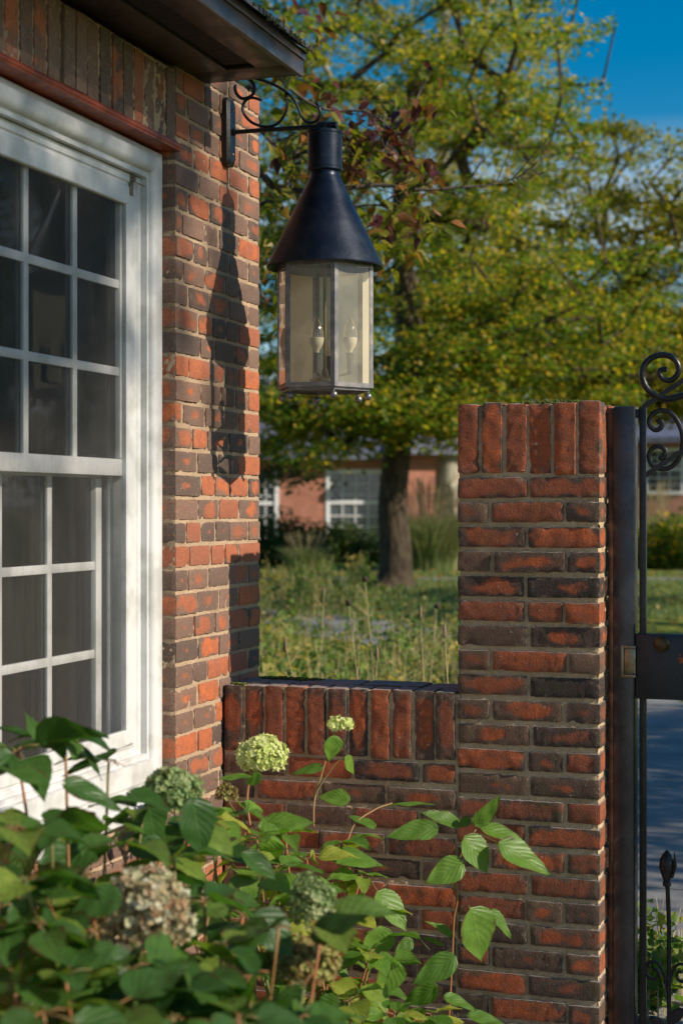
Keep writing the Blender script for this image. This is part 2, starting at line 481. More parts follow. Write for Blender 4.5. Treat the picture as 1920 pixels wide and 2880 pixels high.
# ---------------- window
t = NT('white window paint'); o = t.obj()
n1 = t.noise(o, 9, 5, .6); n2 = t.noise(o, 240, 3)
cc = t.mix(t.ramp(n1, .40, .68), (.68,.68,.67), (.50,.50,.48))
cc = t.mix(t.ramp(t.noise(o, 70, 4, .7), .66, .74, 0, .5), cc, (.32,.29,.24))
M['white'] = t.end(t.pbr(cc, .42, t.bump(n2, .0004), spec=.5))
XF = -1.963
def profile_frame(mb, prof, y0, y1, z0, z1, sides='LRTB'):
    """picture-frame moulding: prof = [(inset, x)] running inward from the outer edge; mitred corners"""
    n = len(prof)
    for a, b in ((0,1),(1,2),(2,3),(3,0)):
        pass
    def corner(ins, x):
        return [(x, y0+ins, z0+ins), (x, y1-ins, z0+ins), (x, y1-ins, z1-ins), (x, y0+ins, z1-ins)]
    V = []
    for ins, x in prof: V += corner(ins, x)
    Fc = []
    for i in range(n - 1):
        for k in range(4):
            m = (k + 1) % 4
            Fc.append((i*4+k, i*4+m, (i+1)*4+m, (i+1)*4+k))
    mb.add(V, Fc)
mb = MB()
pr = [(0, XF - .06), (0, XF - .006), (.004, XF + .002), (.012, XF + .008), (.030, XF + .0125), (.050, XF + .011), (.062, XF + .004), (.066, XF - .004), (.066, XF - .009), (.072, XF - .010), (.080, XF - .006), (.084, XF - .006), (.084, XF - .034), (.084, XF - .09)]
profile_frame(mb, pr, YN, YJ - .001, WZ0, WZ1)
casing = mb.build('window', M['white'], house)
# sill
mb = MB()
V = []
sy0, sy1 = YN - .03, YJ - .003
for yy in (sy0, sy1):
    V += [(XF - .09, yy, WZ0 + .025), (XW + .030, yy, WZ0 - .012), (XW + .036, yy, WZ0 - .018), (XW + .036, yy, WZ0 - .050), (XW + .030, yy, WZ0 - .056), (XF - .09, yy, WZ0 - .056)]
mb.add(V, [(0,1,7,6),(1,2,8,7),(2,3,9,8),(3,4,10,9),(4,5,11,10),(5,0,6,11),(0,5,4,3,2,1),(6,7,8,9,10,11)])
mb.bbox((XF - .012, YN + .085, WZ0 + .014), (XF + .016, YJ - .085, WZ0 + .070), .004)
mb.build('sill', M['white'], casing, angle=30)
# screen frame
iy0, iy1, iz0, iz1 = YN + .086, YJ - .086, WZ0 + .072, WZ1 - .086
mb = MB()
XS = XF - .030
pr = [(0, XS - .012), (0, XS + .004), (.003, XS + .007), (.022, XS + .007), (.026, XS + .002), (.034, XS + .002), (.038, XS + .006), (.084, XS + .006), (.087, XS + .003), (.087, XS - .012)]
profile_frame(mb, pr, iy0, iy1, iz0, iz1)
mb.build('screen_frame', M['white'], casing)
# insect screen
t = NT('insect screen'); o = t.obj(); q = t.sep(o)
wv1 = t.math('SINE', t.math('MULTIPLY', q[1], 2*math.pi/.0045)); wv2 = t.math('SINE', t.math('MULTIPLY', q[2], 2*math.pi/.0045))
lines = t.math('MAXIMUM', t.ramp(wv1, .35, .9), t.ramp(wv2, .35, .9))
dirt = t.noise(t.n('VectorMath', {0: o, 1: (1, 60, 3)}, operation='MULTIPLY').outputs[0], 1.0, 5, .7)
al = t.math('MULTIPLY_ADD', lines, .13, t.ramp(dirt, .3, .75, .14, .22))
dd = t.n('BsdfPrincipled', {'Base Color': (.14,.135,.125,1), 'Roughness': .7}).outputs[0]
M['screen'] = t.end(t.n('MixShader', {0: al, 1: t.n('BsdfTransparent').outputs[0], 2: dd}).outputs[0])
mb = MB()
mb.add([(XS - .004, iy0 + .08, iz0 + .08), (XS - .004, iy1 - .08, iz0 + .08), (XS - .004, iy1 - .08, iz1 - .08), (XS - .004, iy0 + .08, iz1 - .08)], [(0,1,2,3)])
mb.build('insect_screen', M['screen'], casing, smooth=False)
# sashes
t = NT('window glass')
gl = t.n('BsdfGlossy', {'Color': (.9,.95,1,1), 'Roughness': .02}).outputs[0]
fr = t.n('Fresnel', {'IOR': 1.5}).outputs[0]
M['wglass'] = t.end(t.n('MixShader', {0: t.math('MULTIPLY', fr, .6), 1: t.n('BsdfTransparent', {'Color': (.50,.53,.54,1)}).outputs[0], 2: gl}).outputs[0])
zmid = CZ + .352 + .0
def sash(name, xs, z0, z1, brail, trail, rows, cols, y0, y1, stile=.045, tagl=None):
    mb = MB(); th = .017
    mb.bbox((xs - th, y0, z0), (xs + th, y1, z0 + brail), .004)
    mb.bbox((xs - th, y0, z1 - trail), (xs + th, y1, z1), .004)
    mb.bbox((xs - th, y0, z0 + brail + .0005), (xs + th - .0007, y0 + stile, z1 - trail - .0005), .004)
    mb.bbox((xs - th, y1 - stile, z0 + brail + .0005), (xs + th - .0007, y1, z1 - trail - .0005), .004)
    a0, a1 = y0 + stile, y1 - stile; b0, b1 = z0 + brail, z1 - trail
    for i in range(1, cols):
        y = a0 + (a1 - a0) * i / cols
        mb.bbox((xs + .001, y - .0125, b0 - .001), (xs + .012, y + .0125, b1 + .001), .0035)
        mb.bbox((xs - .012, y - .0125, b0 - .001), (xs - .001, y + .0125, b1 + .001), .0035)
    for i in range(1, rows):
        z = b0 + (b1 - b0) * i / rows
        mb.bbox((xs + .0008, a0 - .001, z - .012), (xs + .0113, a1 + .001, z + .012), .0035)
    so_ = mb.build(name, M['white'], casing)
    mb = MB()
    mb.add([(xs, a0 - .003, b0 - .003), (xs, a1 + .003, b0 - .003), (xs, a1 + .003, b1 + .003), (xs, a0 - .003, b1 + .003)], [(0,1,2,3)])
    mb.build('window_glass', M['wglass'], casing, smooth=False)
XU, XL = -2.020, -2.076
zu0 = CZ + (1425 - 1340) / F * 4.56; 
sash('upper_sash', XU, zu0, CZ + .90, .047, .048, 3, 5, 4.10 - 5*.253 - .02 - .045 + .0, 4.105, .030)
sash('lower_sash', XL, WZ0 + .055, zu0 + .035, .075, .040, 3, 5, 4.075 - 5*.255 - .06, 4.075, .035)
# side tracks and head of the frame box
mb = MB()
mb.bbox((XS - .013, 4.112, WZ0 + .02), (XF - .20, YJ - .083, WZ1 - .02), .002)
mb.bbox((XU - .022, 4.090, WZ0 + .02), (XU - .034, 4.1115, WZ1 - .05), .002)
mb.bbox((XS - .013, YN + .05, CZ + .903), (XF - .20, 4.111, WZ1 - .02), .002)
mb.bbox((XS - .013, YN + .05, WZ0 + .02), (XF - .20, 4.111, WZ0 + .054), .002)
mb.bbox((XS - .013, YN + .04, WZ0 + .055), (XF - .20, 2.79, CZ + .9), .002)
mb.build('track', M['white'], casing)
# hanger latch at the head of the screen
M['latch'] = m_simple('tarnished latch metal', (.25,.19,.13), .4, .8, .3)
mb = MB()
lp = at(367, 520, 4.52)
lx = XS + .0065
ly, lz = 4.105, CZ + .905
mb.bbox((lx, ly - .008, lz - .045), (lx + .003, ly + .008, lz + .012), .002)
mb.tube([(lx, ly, lz), (lx + .012, ly, lz)], .008, 10)
mb.tube([(lx + .009, ly, lz - .006), (lx + .02, ly + .02, lz - .012), (lx + .022, ly + .042, lz - .012)], .0022, 6)
mb.build('latch', M['latch'], casing)

# ---------------- eave
ZS = CZ + 1.254; XE = -1.630; YE = 4.465
M['soffit'] = m_simple('brown painted metal', (.034,.021,.016), .42, 0, .25, .0006, 25, .5, 6)
mb = MB()
mb.bbox((XE, 0.3, ZS), (XE - .085, YE - .11, ZS + .012), .002)
mb.bbox((XE - .175, 0.3, ZS), (XW - .02, YE - .11, ZS + .012), .002)
mb.bbox((XE, YE - .1085, ZS + .0008), (XW - .02, YE, ZS + .013), .002)
mb.bbox((XE - .004, YE + .0005, ZS + .0015), (XW - .40, YE + .012, ZS + .085), .002)
soffit = mb.build('soffit', M['soffit'], house)
mb = MB()
y = YE - .13
while y > .4:
    mb.box((XE - .0855, y, ZS + .010), (XE - .1745, y - .006, ZS + .014)); y -= .011
mb.box((XE - .08, .3, ZS + .0145), (XE - .18, YE - .10, ZS + .02))
mb.build('vent', m_simple('dark vent', (.028,.02,.017), .6), soffit, smooth=False)
mb = MB()
mb.bbox((XE + .001, 0.3, ZS - .004), (XE + .016, YE + .014, ZS + .060), .003)
mb.bbox((XE + .0165, 0.3, ZS + .044), (XE + .022, YE + .016, ZS + .066), .002)
mb.build('fascia', m_simple('brown fascia paint', (.085,.055,.042), .35, 0, .3, .0008, 18, .5, 5), house)
# roof, slates at the edge
t = NT('roof slates'); o = t.obj()
n = t.noise(o, 14, 4); M['slate'] = t.end(t.pbr(t.mix(t.ramp(n, .35, .7), (.10,.095,.115), (.26,.24,.26)), .8, t.bump(t.noise(o, 90, 4), .003)))
mb = MB()
sl_ = .62
for row in range(7):
    xb = XE + .040 - row * .17; zb = ZS + .066 + row * .17 * sl_
    y = .3; 
    while y < YE + .02:
        wv = RNG.uniform(.14, .22); y2 = min(y + wv, YE + .028)
        dz = RNG.uniform(-.003, .004); dx = RNG.uniform(-.006, .006)
        V = []
        for yy in (y + .002, y2 - .002):
            V += [(xb + dx, yy, zb + dz), (xb + dx, yy, zb + dz + .012), (xb - .26, yy, zb + dz + .012 + .26 * sl_ - .012), (xb - .26, yy, zb + dz + .26 * sl_ - .012)]
        mb.add(V, [(0,1,5,4),(1,2,6,5),(2,3,7,6),(3,0,4,7),(0,3,2,1),(4,5,6,7)])
        y = y2
mb.add([(XE + .03, .3, ZS + .063), (XE + .03, YE + .015, ZS + .063), (XE - 3.5, YE + .015, ZS + .063 + 3.5*sl_), (XE - 3.5, .3, ZS + .063 + 3.5*sl_), (XE-3.5, YE+.015, ZS+.064), (XE-3.5, .3, ZS+.064)], [(0,3,2,1),(0,1,2),(1,4,2)])
mb.build('roof', M['slate'], house, smooth=False)
mb = MB()
for i in range(160):
    yy = RNG.uniform(2.2, YE + .02); rr = RNG.uniform(.002, .006)
    c = np.array([XE + .043, yy, ZS + .070 + RNG.uniform(-.006, .01)])
    V, Fc = box_topo(1, 1, 1); mb.add(V * rr * RNG.uniform(.5, 1.2, 3) + c, Fc)
tag(mb.build('moss', m_simple('roof moss', (.13,.12,.05), .95), house), kind='stuff')

# =================================================================== GARDEN WALL AND PILLARS
PXL, PXR = -1.183, -.771
ZP = CZ + .295; ZW = CZ - .538
def build_pillar(name, x0, x1, label):
    root = empty(name, ((x0 + x1) / 2, YS + .2, 0)); tag(root, label, 'pillar', 'brick gate pillars')
    y0, y1 = YS, YS + .412
    mb = MB()
    # soldiers on the front, headers round the other sides
    n = 6; pw = (x1 - x0 + J) / n
    for i in range(n):
        for (ya, yb) in ((y0 - RNG.uniform(-.0005, .005), y0 + .092), (y0 + .104, y0 + .196), (y0 + .208, y0 + .30), (y0 + .312, y1)):
            add_brick(mb, (x0 + i * pw + RNG.normal(0, .001), ya, ZP - .2 + RNG.normal(0, .002)), (x0 + (i + 1) * pw - J * 1.1, yb, ZP + RNG.normal(0, .003)), 2, r=.007, amp=.0022, jit=.0007, sp=.010, red=(.5, 1.0))
    k = 0; zt = ZP - .205 - .006
    while zt > .03:
        zb = max(zt - .058, .004)
        fy = RNG.normal(0, .002)
        sp = .011
        if k % 2 == 0:
            xs = [x0, (x0 + x1) / 2 + RNG.normal(0, .004), x1]
        else:
            xs = [x0, x0 + .098 + RNG.normal(0, .004), x1 - .098 + RNG.normal(0, .004), x1]
        if k % 6 == 5: xs = [x0, x0 + .2, x0 + .31, x1]
        for a, b in zip(xs[:-1], xs[1:]):
            a_ = a if a == x0 else a + J / 2; b_ = b if b == x1 else b - J / 2
            add_brick(mb, (a_, y0 + min(.0008, RNG.normal(-.0006, .0022)), zb), (b_, y0 + .095, zt), 0, amp=.0017, jit=.0007, red=(0, .78))
        ys = [y0 + .105, y0 + .205, y1] if k % 2 else [y0 + .105, y1 - .10, y1]
        for a, b in zip(ys[:-1], ys[1:]):
            add_brick(mb, (x1 - .095, a, zb), (x1 + RNG.normal(0, .002), b - J, zt), 1, amp=.0015, sp=.018)
            add_brick(mb, (x0, a, zb), (x0 + .095, b - J, zt), 1, amp=.0015, sp=.03)
        add_brick(mb, (x0 + .1, y1 - .095, zb), (x1 - .1, y1 + .001, zt), 0, sp=.04)
        zt -= .071; k += 1
    br = mb.build('bricks', M['brick_garden'], root)
    mb = MB(); q = .0062
    mortar_sheet(mb, (x0 + q, y0 + q, 0), (x1 - x0 - 2*q, 0, 0), (0, 0, ZP - .006), (0, -1, 0), .0012, .0065)
    mortar_sheet(mb, (x1 - q, y0 + q, 0), (0, y1 - y0 - 2*q, 0), (0, 0, ZP - .006), (1, 0, 0), .0018, .009)
    mortar_sheet(mb, (x0 + q, y1 - q, 0), (0, -(y1 - y0 - 2*q), 0), (0, 0, ZP - .006), (-1, 0, 0), .0018, .02)
    mortar_sheet(mb, (x0 + q, y0 + q, ZP - .006), (x1 - x0 - 2*q, 0, 0), (0, y1 - y0 - 2*q, 0), (0, 0, 1), .0022, .01)
    mortar_sheet(mb, (x0 + q, y1 - q, 0), (x1 - x0 - 2*q, 0, 0), (0, 0, ZP - .006), (0, 1, 0), .0018, .02)
    mb.build('mortar', M['mortar_garden'], br)
    return root
pil = build_pillar('brick_pillar', PXL, PXR, 'tall weathered brick pillar with an upright brick cap, beside the low wall')
pil2 = build_pillar('brick_pillar', .36, .772, 'brick pillar on the far side of the iron gate from the low wall')
M['moss'] = m_simple('cushion moss', (.10,.12,.02), .95, 0, .5, .003, 200, .2, 60)
def moss(parent, spots, name='moss'):
    mb = MB()
    for (x, y, z, rx, ry, h) in spots:
        for i in range(int(90 * rx / .05)):
            a = RNG.uniform(0, 6.28); q = math.sqrt(RNG.random())
            px, py = x + rx * q * math.cos(a), y + ry * q * math.sin(a)
            r = RNG.uniform(.003, .007) * (1.15 - q * .6)
            V, Fc = box_topo(2, 2, 2); Vn = V / np.linalg.norm(V, axis=1, keepdims=True)
            mb.add(Vn * r * np.array([1, 1, h]) + np.array([px, py, z + RNG.uniform(-.002, .003)]), Fc)
    return tag(mb.build(name, M['moss'], parent), kind='stuff')
moss(pil, [(PXL + .20, YS + .05, ZP + .002, .05, .03, 1.1), (PXL + .27, YS + .05, ZP + .002, .05, .03, 1.3), (PXL + .33, YS + .06, ZP + .003, .03, .03, 1.4), (PXL + .1, YS + .04, ZP, .03, .02, 1)])

lw = empty('low_brick_wall', ((XW + PXL) / 2, YS + .1, 0))
tag(lw, 'low brick garden wall with upright brick coping, between the house and the pillar', 'wall')
mb = MB(); x0, x1 = XW + .006, PXL - .007; YB = 4.83
n = 11; pw = (x1 - x0 + J) / n
for i in range(n):
    a = x0 + i * pw + RNG.normal(0, .0012)
    add_brick(mb, (a, YS + RNG.uniform(-.001, .0035), ZW - .2 + RNG.normal(0, .002)), (a + pw - J, YS + .10, ZW + RNG.normal(0, .0015)), 2, r=.006, amp=.0019, jit=.0007, sp=.010, red=(.45, 1.0))
xx = x0
while xx < x1 - .05:
    lb = min(.2, x1 - xx)
    add_brick(mb, (xx, YS + .112, ZW - .06), (xx + lb - J, YB, ZW + RNG.normal(0, .0015)), 0, amp=.0015, jit=.001)
    xx += lb
k = 0; zt = ZW - .2 - .010
while zt > .03:
    zb = max(zt - .058, .004)
    xs = [x0]; x = x0 + (.1 if k % 2 else .2)
    while x < x1 - .04: xs.append(x + RNG.normal(0, .003)); x += .208
    xs.append(x1)
    for a, b in zip(xs[:-1], xs[1:]):
        add_brick(mb, (a + (J/2 if a != x0 else 0), YS + min(.003, RNG.normal(.001, .002)), zb), (b - (J/2 if b != x1 else 0), YS + .095, zt), 0, amp=.0017)
    zt -= .071; k += 1
br = mb.build('bricks', M['brick_garden'], lw)
mb = MB()
mortar_sheet(mb, (x0 + .001, YS + .0078, 0), (PXL - x0 + .004, 0, 0), (0, 0, ZW - .006), (0, -1, 0), .0012, .0065)
mortar_sheet(mb, (x0 + .001, YS + .006, ZW - .0045), (PXL - x0 - .001, 0, 0), (0, YB - YS - .012, 0), (0, 0, 1), .0012, .0065)
mortar_sheet(mb, (x0 + .001, YB - .006, 0), (x1 - x0 - .002, 0, 0), (0, 0, ZW - .006), (0, 1, 0), .002, .02)
mb.build('mortar', M['mortar_garden'], br)
moss(lw, [(XW + .13, YS + .20, ZW + .002, .09, .02, .8), (XW + .2, YS + .19, ZW + .002, .06, .02, .7), (XW+.05, YS+.02, ZW, .03, .015, .6)])

# =================================================================== LANTERN
LC = np.array([-1.597, 4.617, CZ])
t = NT('black lantern metal'); o = t.obj()
nn = t.noise(o, 24, 5, .65); n3 = t.noise(o, 7, 4, .55)
cc = t.mix(t.ramp(nn, .4, .75), (.012,.019,.034), (.030,.037,.050))
M['blackmetal'] = t.end(t.pbr(cc, t.ramp(n3, .3, .7, .30, .50), t.bump(t.noise(o, 160, 3), .0004), .65, .5))
M['iron'] = m_simple('black painted iron', (.012,.013,.015), .36, .2, .4, .0009, 130, .5, 30)
t = NT('weathered lantern frame'); o = t.obj(); nn = t.noise(o, 30, 4)
M['leadframe'] = t.end(t.pbr(t.mix(t.ramp(nn, .4, .7), (.20,.20,.21), (.34,.31,.29)), .42, t.bump(t.noise(o, 200, 3), .0003), .75))
lan = empty('wall_lantern', (XW, LC[1], CZ + 1.14))
tag(lan, 'black metal wall lantern with conical hood hanging from a scrolled bracket', 'lantern')
# backplate with chamfered ends
mb = MB(); yc = 4.617
z0, z1 = CZ + 1.037, CZ + 1.242; hw = .031
def plate(x, hw, z0, z1, ch): return [(x, yc - hw, z0 + ch), (x, yc - hw, z1 - ch), (x, yc - hw + ch*.8, z1), (x, yc + hw - ch*.8, z1), (x, yc + hw, z1 - ch), (x, yc + hw, z0 + ch), (x, yc + hw - ch*.8, z0), (x, yc - hw + ch*.8, z0)]
V = plate(XW + .001, hw, z0, z1, .012) + plate(XW + .018, hw, z0, z1, .012) + plate(XW + .026, hw - .010, z0 + .012, z1 - .012, .010)
Fc = [tuple(range(7, -1, -1)), tuple(range(16, 24))]
for r in range(2):
    for i in range(8): j = (i + 1) % 8; Fc.append((r*8+i, r*8+j, (r+1)*8+j, (r+1)*8+i))
mb.add(V, [f[::-1] for f in Fc])
bp = mb.build('backplate', M['iron'], lan, angle=25)
for zz in (z0 + .035, z1 - .035):
    mb = MB(); V, Fc = box_topo(3, 3, 3); Vn = V / np.linalg.norm(V, axis=1, keepdims=True)
    mb.add(Vn * np.array([.003, .005, .005]) + np.array([XW + .026, yc + .004, zz]), Fc)
    mb.build('screw', M['latch'], bp)
mb = MB()
mb.tube([(XW + .02, yc, CZ + 1.140), (XW + .31, yc, CZ + 1.137), (XW + .352, yc, CZ + 1.137)], .0068, 12)
mb.tube([(XW + .022, yc, CZ + 1.140), (XW + .034, yc, CZ + 1.140)], .011, 12)
mb.tube([(XW + .300, yc, CZ + 1.137), (XW + .326, yc, CZ + 1.137)], .014, 12)
mb.tube([(XW + .326, yc, CZ + 1.137), (XW + .360, yc, CZ + 1.137)], .011, 12)
mb.tube([(LC[0], yc, CZ + 1.14), (LC[0], yc, CZ + 1.118)], .012, 12)
mb.build('bracket_arm', M['iron'], lan)
# scrolls (given in photo pixels of the bracket plane Y = yc)
def plane_pt(xc, yc_px):          # crop coordinates of the bracket drawing -> plane Y = yc
    x = 560 + xc / 2.352; y = 180 + yc_px / 2.352
    k = (x - 960) / F
    X = yc * (k * C - S) / (C + k * S); d = -S * X + C * yc
    return (X, yc, CZ + (1425 - y) / F * d)
def catmull(P, n=8):
    P = np.asarray(P, float); P = np.vstack([2*P[0]-P[1], P, 2*P[-1]-P[-2]]); out = []
    for i in range(1, len(P) - 2):
        for k in range(n):
            t_ = k / n
            out.append(.5 * (2*P[i] + (P[i+1]-P[i-1])*t_ + (2*P[i-1]-5*P[i]+4*P[i+1]-P[i+2])*t_**2 + (3*P[i]-P[i-1]-3*P[i+1]+P[i+2])*t_**3))
    out.append(P[-2]); return np.array(out)
s1 = [(770,255),(795,290),(800,330),(780,370),(745,388),(705,380),(680,350),(655,290),(620,230),(575,185),(510,145),(430,112),(380,98),(345,85),(310,70)]
s2 = [(415,245),(380,228),(340,225),(305,245),(288,285),(300,335),(340,380),(390,405),(450,415),(510,400),(550,360),(578,300),(583,240),(570,190)]
s3 = [(243,135),(238,160),(250,200),(285,228),(325,222),(355,200),(368,165),(355,125),(330,100),(300,92)]
for sc in (s1, s2, s3):
    mb = MB(); P = catmull([plane_pt(*q) for q in sc], 6)
    m_ = len(P); rr = np.full(m_, .0052); rr[:4] = np.linspace(.0025, .0052, 4); rr[-4:] = np.linspace(.0052, .003, 4)
    mb.tube(P, rr, 10, flat=.85)
    mb.build('scroll', M['iron'], lan)
# hood: neck + cone
mb = MB(); zc = CZ
prof = [(.0005, 1.121), (.050, 1.121), (.0535, 1.119), (.0535, 1.112), (.0515, 1.110), (.0515, 1.012), (.0535, 1.010), (.0535, 1.003), (.0510, 1.000), (.0445, .999), (.0445, .988), (.0455, .985), (.1715, .722), (.1745, .716), (.1735, .712), (.1700, .716), (.16, .735), (.0005, .74)]
mb.lathe(LC, prof, 64)
mb.build('hood', M['blackmetal'], lan, angle=28)
# hexagonal body
R = .151; a_v = [math.radians(60 * i) for i in range(6)]
def hx(i, r=R, z=0): return np.array([LC[0] + r * math.cos(a_v[i % 6]), LC[1] + r * math.sin(a_v[i % 6]), CZ + z])
mb = MB()
for i in range(6):
    # V-shaped corner post: two flat strips meeting at the vertex
    for j in (i - 1, i + 1):
        d = hx(j) - hx(i); d /= np.linalg.norm(d); nrm = np.array([math.cos(a_v[i]), math.sin(a_v[i]), 0])
        perp = np.cross(d, (0, 0, 1)); perp *= np.sign(np.dot(perp, nrm))
        a = hx(i, R, .362); w_ = .0135; th = .003
        q0 = a; q1 = a + d * w_; q2 = q1 - perp * th; q3 = a - nrm * th * 1.15
        V = [q0, q1, q2, q3] + [p + np.array([0, 0, .37]) for p in (q0, q1, q2, q3)]
        mb.add(V, [(0,1,5,4),(1,2,6,5),(2,3,7,6),(3,0,4,7),(0,3,2,1),(4,5,6,7)])
    # bottom rail
    for (za, zb, ro) in ((.350, .3635, R + .001), (.3420, .3497, R - .010)):
        a, b = hx(i, ro, za), hx(i + 1, ro, za); a2, b2 = hx(i, ro - .007, za), hx(i + 1, ro - .007, za)
        up = np.array([0, 0, zb - za])
        V = [a, b, b2, a2, a + up, b + up, b2 + up, a2 + up]
        mb.add(V, [(0,3,2,1),(4,5,6,7),(0,1,5,4),(1,2,6,5),(2,3,7,6),(3,0,4,7)])
    za, zb = .705, .73
    a, b = hx(i, R - .001, za), hx(i + 1, R - .001, za); a2, b2 = hx(i, R - .008, za), hx(i + 1, R - .008, za); up = np.array([0, 0, zb - za])
    mb.add([a, b, b2, a2, a + up, b + up, b2 + up, a2 + up], [(0,3,2,1),(4,5,6,7),(0,1,5,4),(1,2,6,5),(2,3,7,6),(3,0,4,7)])
# floor plate ring with a centre spider
mb.add([hx(i, R - .008, .352) for i in range(6)] + [hx(i, R - .05, .352) for i in range(6)], [(i, (i+1) % 6, 6 + (i+1) % 6, 6 + i) for i in range(6)])
for i in range(3):
    mb.tube([hx(i, R - .03, .354), hx(i + 3, R - .03, .354)], .004, 6)
mb.build('lantern_frame', M['leadframe'], lan, smooth=False)
t = NT('lantern glass'); o = t.obj()
dust = t.ramp(t.noise(o, 12, 5, .6), .35, .75, .12, .28)
g1 = t.n('MixShader', {0: t.math('MULTIPLY', t.n('Fresnel', {'IOR': 1.5}).outputs[0], 1.3, clamp=True), 1: t.n('BsdfTransparent').outputs[0], 2: t.n('BsdfGlossy', {'Roughness': .03, 'Color': (1,1,1,1)}).outputs[0]}).outputs[0]
M['lglass'] = t.end(t.n('MixShader', {0: dust, 1: g1, 2: t.n('BsdfDiffuse', {'Color': (.72,.64,.45,1)}).outputs[0]}).outputs[0])
t = NT('frosted rear glass'); o = t.obj()
f2 = t.n('MixShader', {0: .45, 1: t.n('BsdfTranslucent', {'Color': (.92,.82,.56,1)}).outputs[0], 2: t.n('BsdfDiffuse', {'Color': (.76,.66,.44,1)}).outputs[0]}).outputs[0]
M['fglass'] = t.end(t.n('MixShader', {0: t.ramp(t.noise(o, 9, 3), .3, .8, .03, .12), 1: f2, 2: t.n('BsdfTransparent').outputs[0]}).outputs[0])
for i in range(6):
    mb = MB(); j = i + 1; r = R - .0025
    mb.add([hx(i, r, .362), hx(j, r, .362), hx(j, r, .706), hx(i, r, .706)], [(0,1,2,3)])
    g = mb.build('glass_pane', M['fglass'] if i in (0, 1, 2) else M['lglass'], lan, smooth=False)
for i in range(6):
    mb = MB(); b = hx(i, R - .016, .342)
    mb.tube([b, b - (0, 0, .006)], .003, 8)
    V, Fc = box_topo(4, 4, 4); Vn = V / np.linalg.norm(V, axis=1, keepdims=True)
    mb.add(Vn * .0115 + b - (0, 0, .016), Fc)
    mb.build('ball_finial', M['leadframe'], lan)
mb = MB(); b = (hx(4, R - .016, .342) + hx(3, R - .016, .342)) / 2
# centre rod, candle arms and bulbs
M['brass'] = m_simple('dull brass', (.20,.15,.08), .4, .8)
mb = MB(); mb.tube([LC + (0, 0, .41), LC + (0, 0, .74)], .0055, 10)
mb.lathe(LC + (0, 0, .36), [(.001, 0), (.03, 0), (.045, .012), (.045, .02), (.012, .03), (.008, .05), (.001, .05)], 20)
mb.build('centre_rod', M['brass'], lan)
M['socket'] = m_simple('dark candle tube', (.035,.034,.034), .5)
M['cream'] = m_simple('cream bulb base', (.78,.70,.50), .35, 0, .05)
t = NT('bulb glass')
M['bulb'] = t.end(t.n('MixShader', {0: t.math('MULTIPLY_ADD', t.n('LayerWeight', {0: .35}).outputs[1], .75, .05), 1: t.n('BsdfTransparent', {'Color': (.96,.95,.9,1)}).outputs[0], 2: t.n('BsdfGlossy', {'Roughness': .05, 'Color': (1,.97,.9,1)}).outputs[0]}).outputs[0])
for (px, rr) in ((895, .05), (992, .058), (930, -.06)):
    a = TH if rr > 0 else TH + math.pi
    off = (px - 918) / F * 4.885
    ctr = LC + XV * off * .95 - DV * (.045 if rr > 0 else -.06)
    z = .395
    mb = MB()
    mb.tube([ctr + (0, 0, z), ctr + (0, 0, z + .055)], .0105, 14)
    mb.tube([ctr + (0, 0, z + .0), LC + (0, 0, z - .012)], .004, 6)
    mb.lathe(ctr + (0, 0, z + .055), [(.0105, 0), (.0125, .001), (.0125, .004), (.006, .006)], 14)
    sk = mb.build('candle_socket', M['socket'], lan)
    mb = MB()
    zb = z + .060
    mb.lathe(ctr + (0, 0, zb), [(.006, 0), (.007, .008), (.0140, .016), (.0190, .028), (.0210, .039), (.0210, .045), (.001, .0455)], 20)
    mb.build('bulb_base', M['cream'], sk)
    mb = MB()
    mb.lathe(ctr + (0, 0, zb + .0455), [(.0210, 0), (.0206, .012), (.0178, .027), (.0130, .041), (.0072, .053), (.002, .062), (.0002, .066)], 20)
    mb.lathe(ctr + (0, 0, zb + .0455), [(.006, 0), (.005, .010), (.0035, .012), (.0035, .020), (.0002, .021)], 10)
    mb.build('bulb', M['bulb'], sk)

# =================================================================== GATE POST AND GATE
M['steel'] = m_simple('dark painted steel', (.050,.050,.055), .32, .5, .3, .0007, 60, .5, 9)
M['rust'] = m_simple('rusty brown steel', (.13,.06,.035), .6, .3, .5, .001, 90, .4, 30)
def gate_post(x0, x1, label, y0=4.70):
    o = empty('gate_post', ((x0 + x1) / 2, y0 + .03, 0)); tag(o, label, 'gate post', 'square steel gate posts')
    mb = MB(); mb.bbox((x0, y0, 0), (x1, y0 + .065, CZ + .288), .006); mb.build('post', M['steel'], o)
    return o
gp = gate_post(-.752, -.690, 'square dark steel gate post standing against the tall brick pillar')
mb = MB(); mb.bbox((-.769, 4.715, .02), (-.7525, 4.725, CZ + .285), .002)
mb.build('wall_strap', M['rust'], gp)
# strike bracket
M['zinc'] = m_simple('brass plated strike', (.30,.25,.17), .35, .85, .3)
mb = MB(); zc0, zc1 = CZ - .410, CZ - .500
zs0 = CZ + (1425 - 1818) / F * 4.65; zs1 = CZ + (1425 - 1908) / F * 4.65
xa, xb = -.728, -.686; yf = 4.699
mb.bbox((xa, yf - .010, zs1), (xa + .008, yf, zs0), .001)
mb.bbox((xa + .0085, yf - .010, zs0 - .008), (xb, yf - .0005, zs0), .001)
mb.bbox((xa + .0085, yf - .010, zs1), (xb, yf - .0005, zs1 + .008), .001)
mb.bbox((xa + .009, yf - .003, zs1 + .009), (xb - .001, yf - .0007, zs0 - .009), .001)
mb.build('strike_bracket', M['zinc'], gp)
gp2 = gate_post(.283, .345, 'square dark steel gate post on the hinge side of the gate')

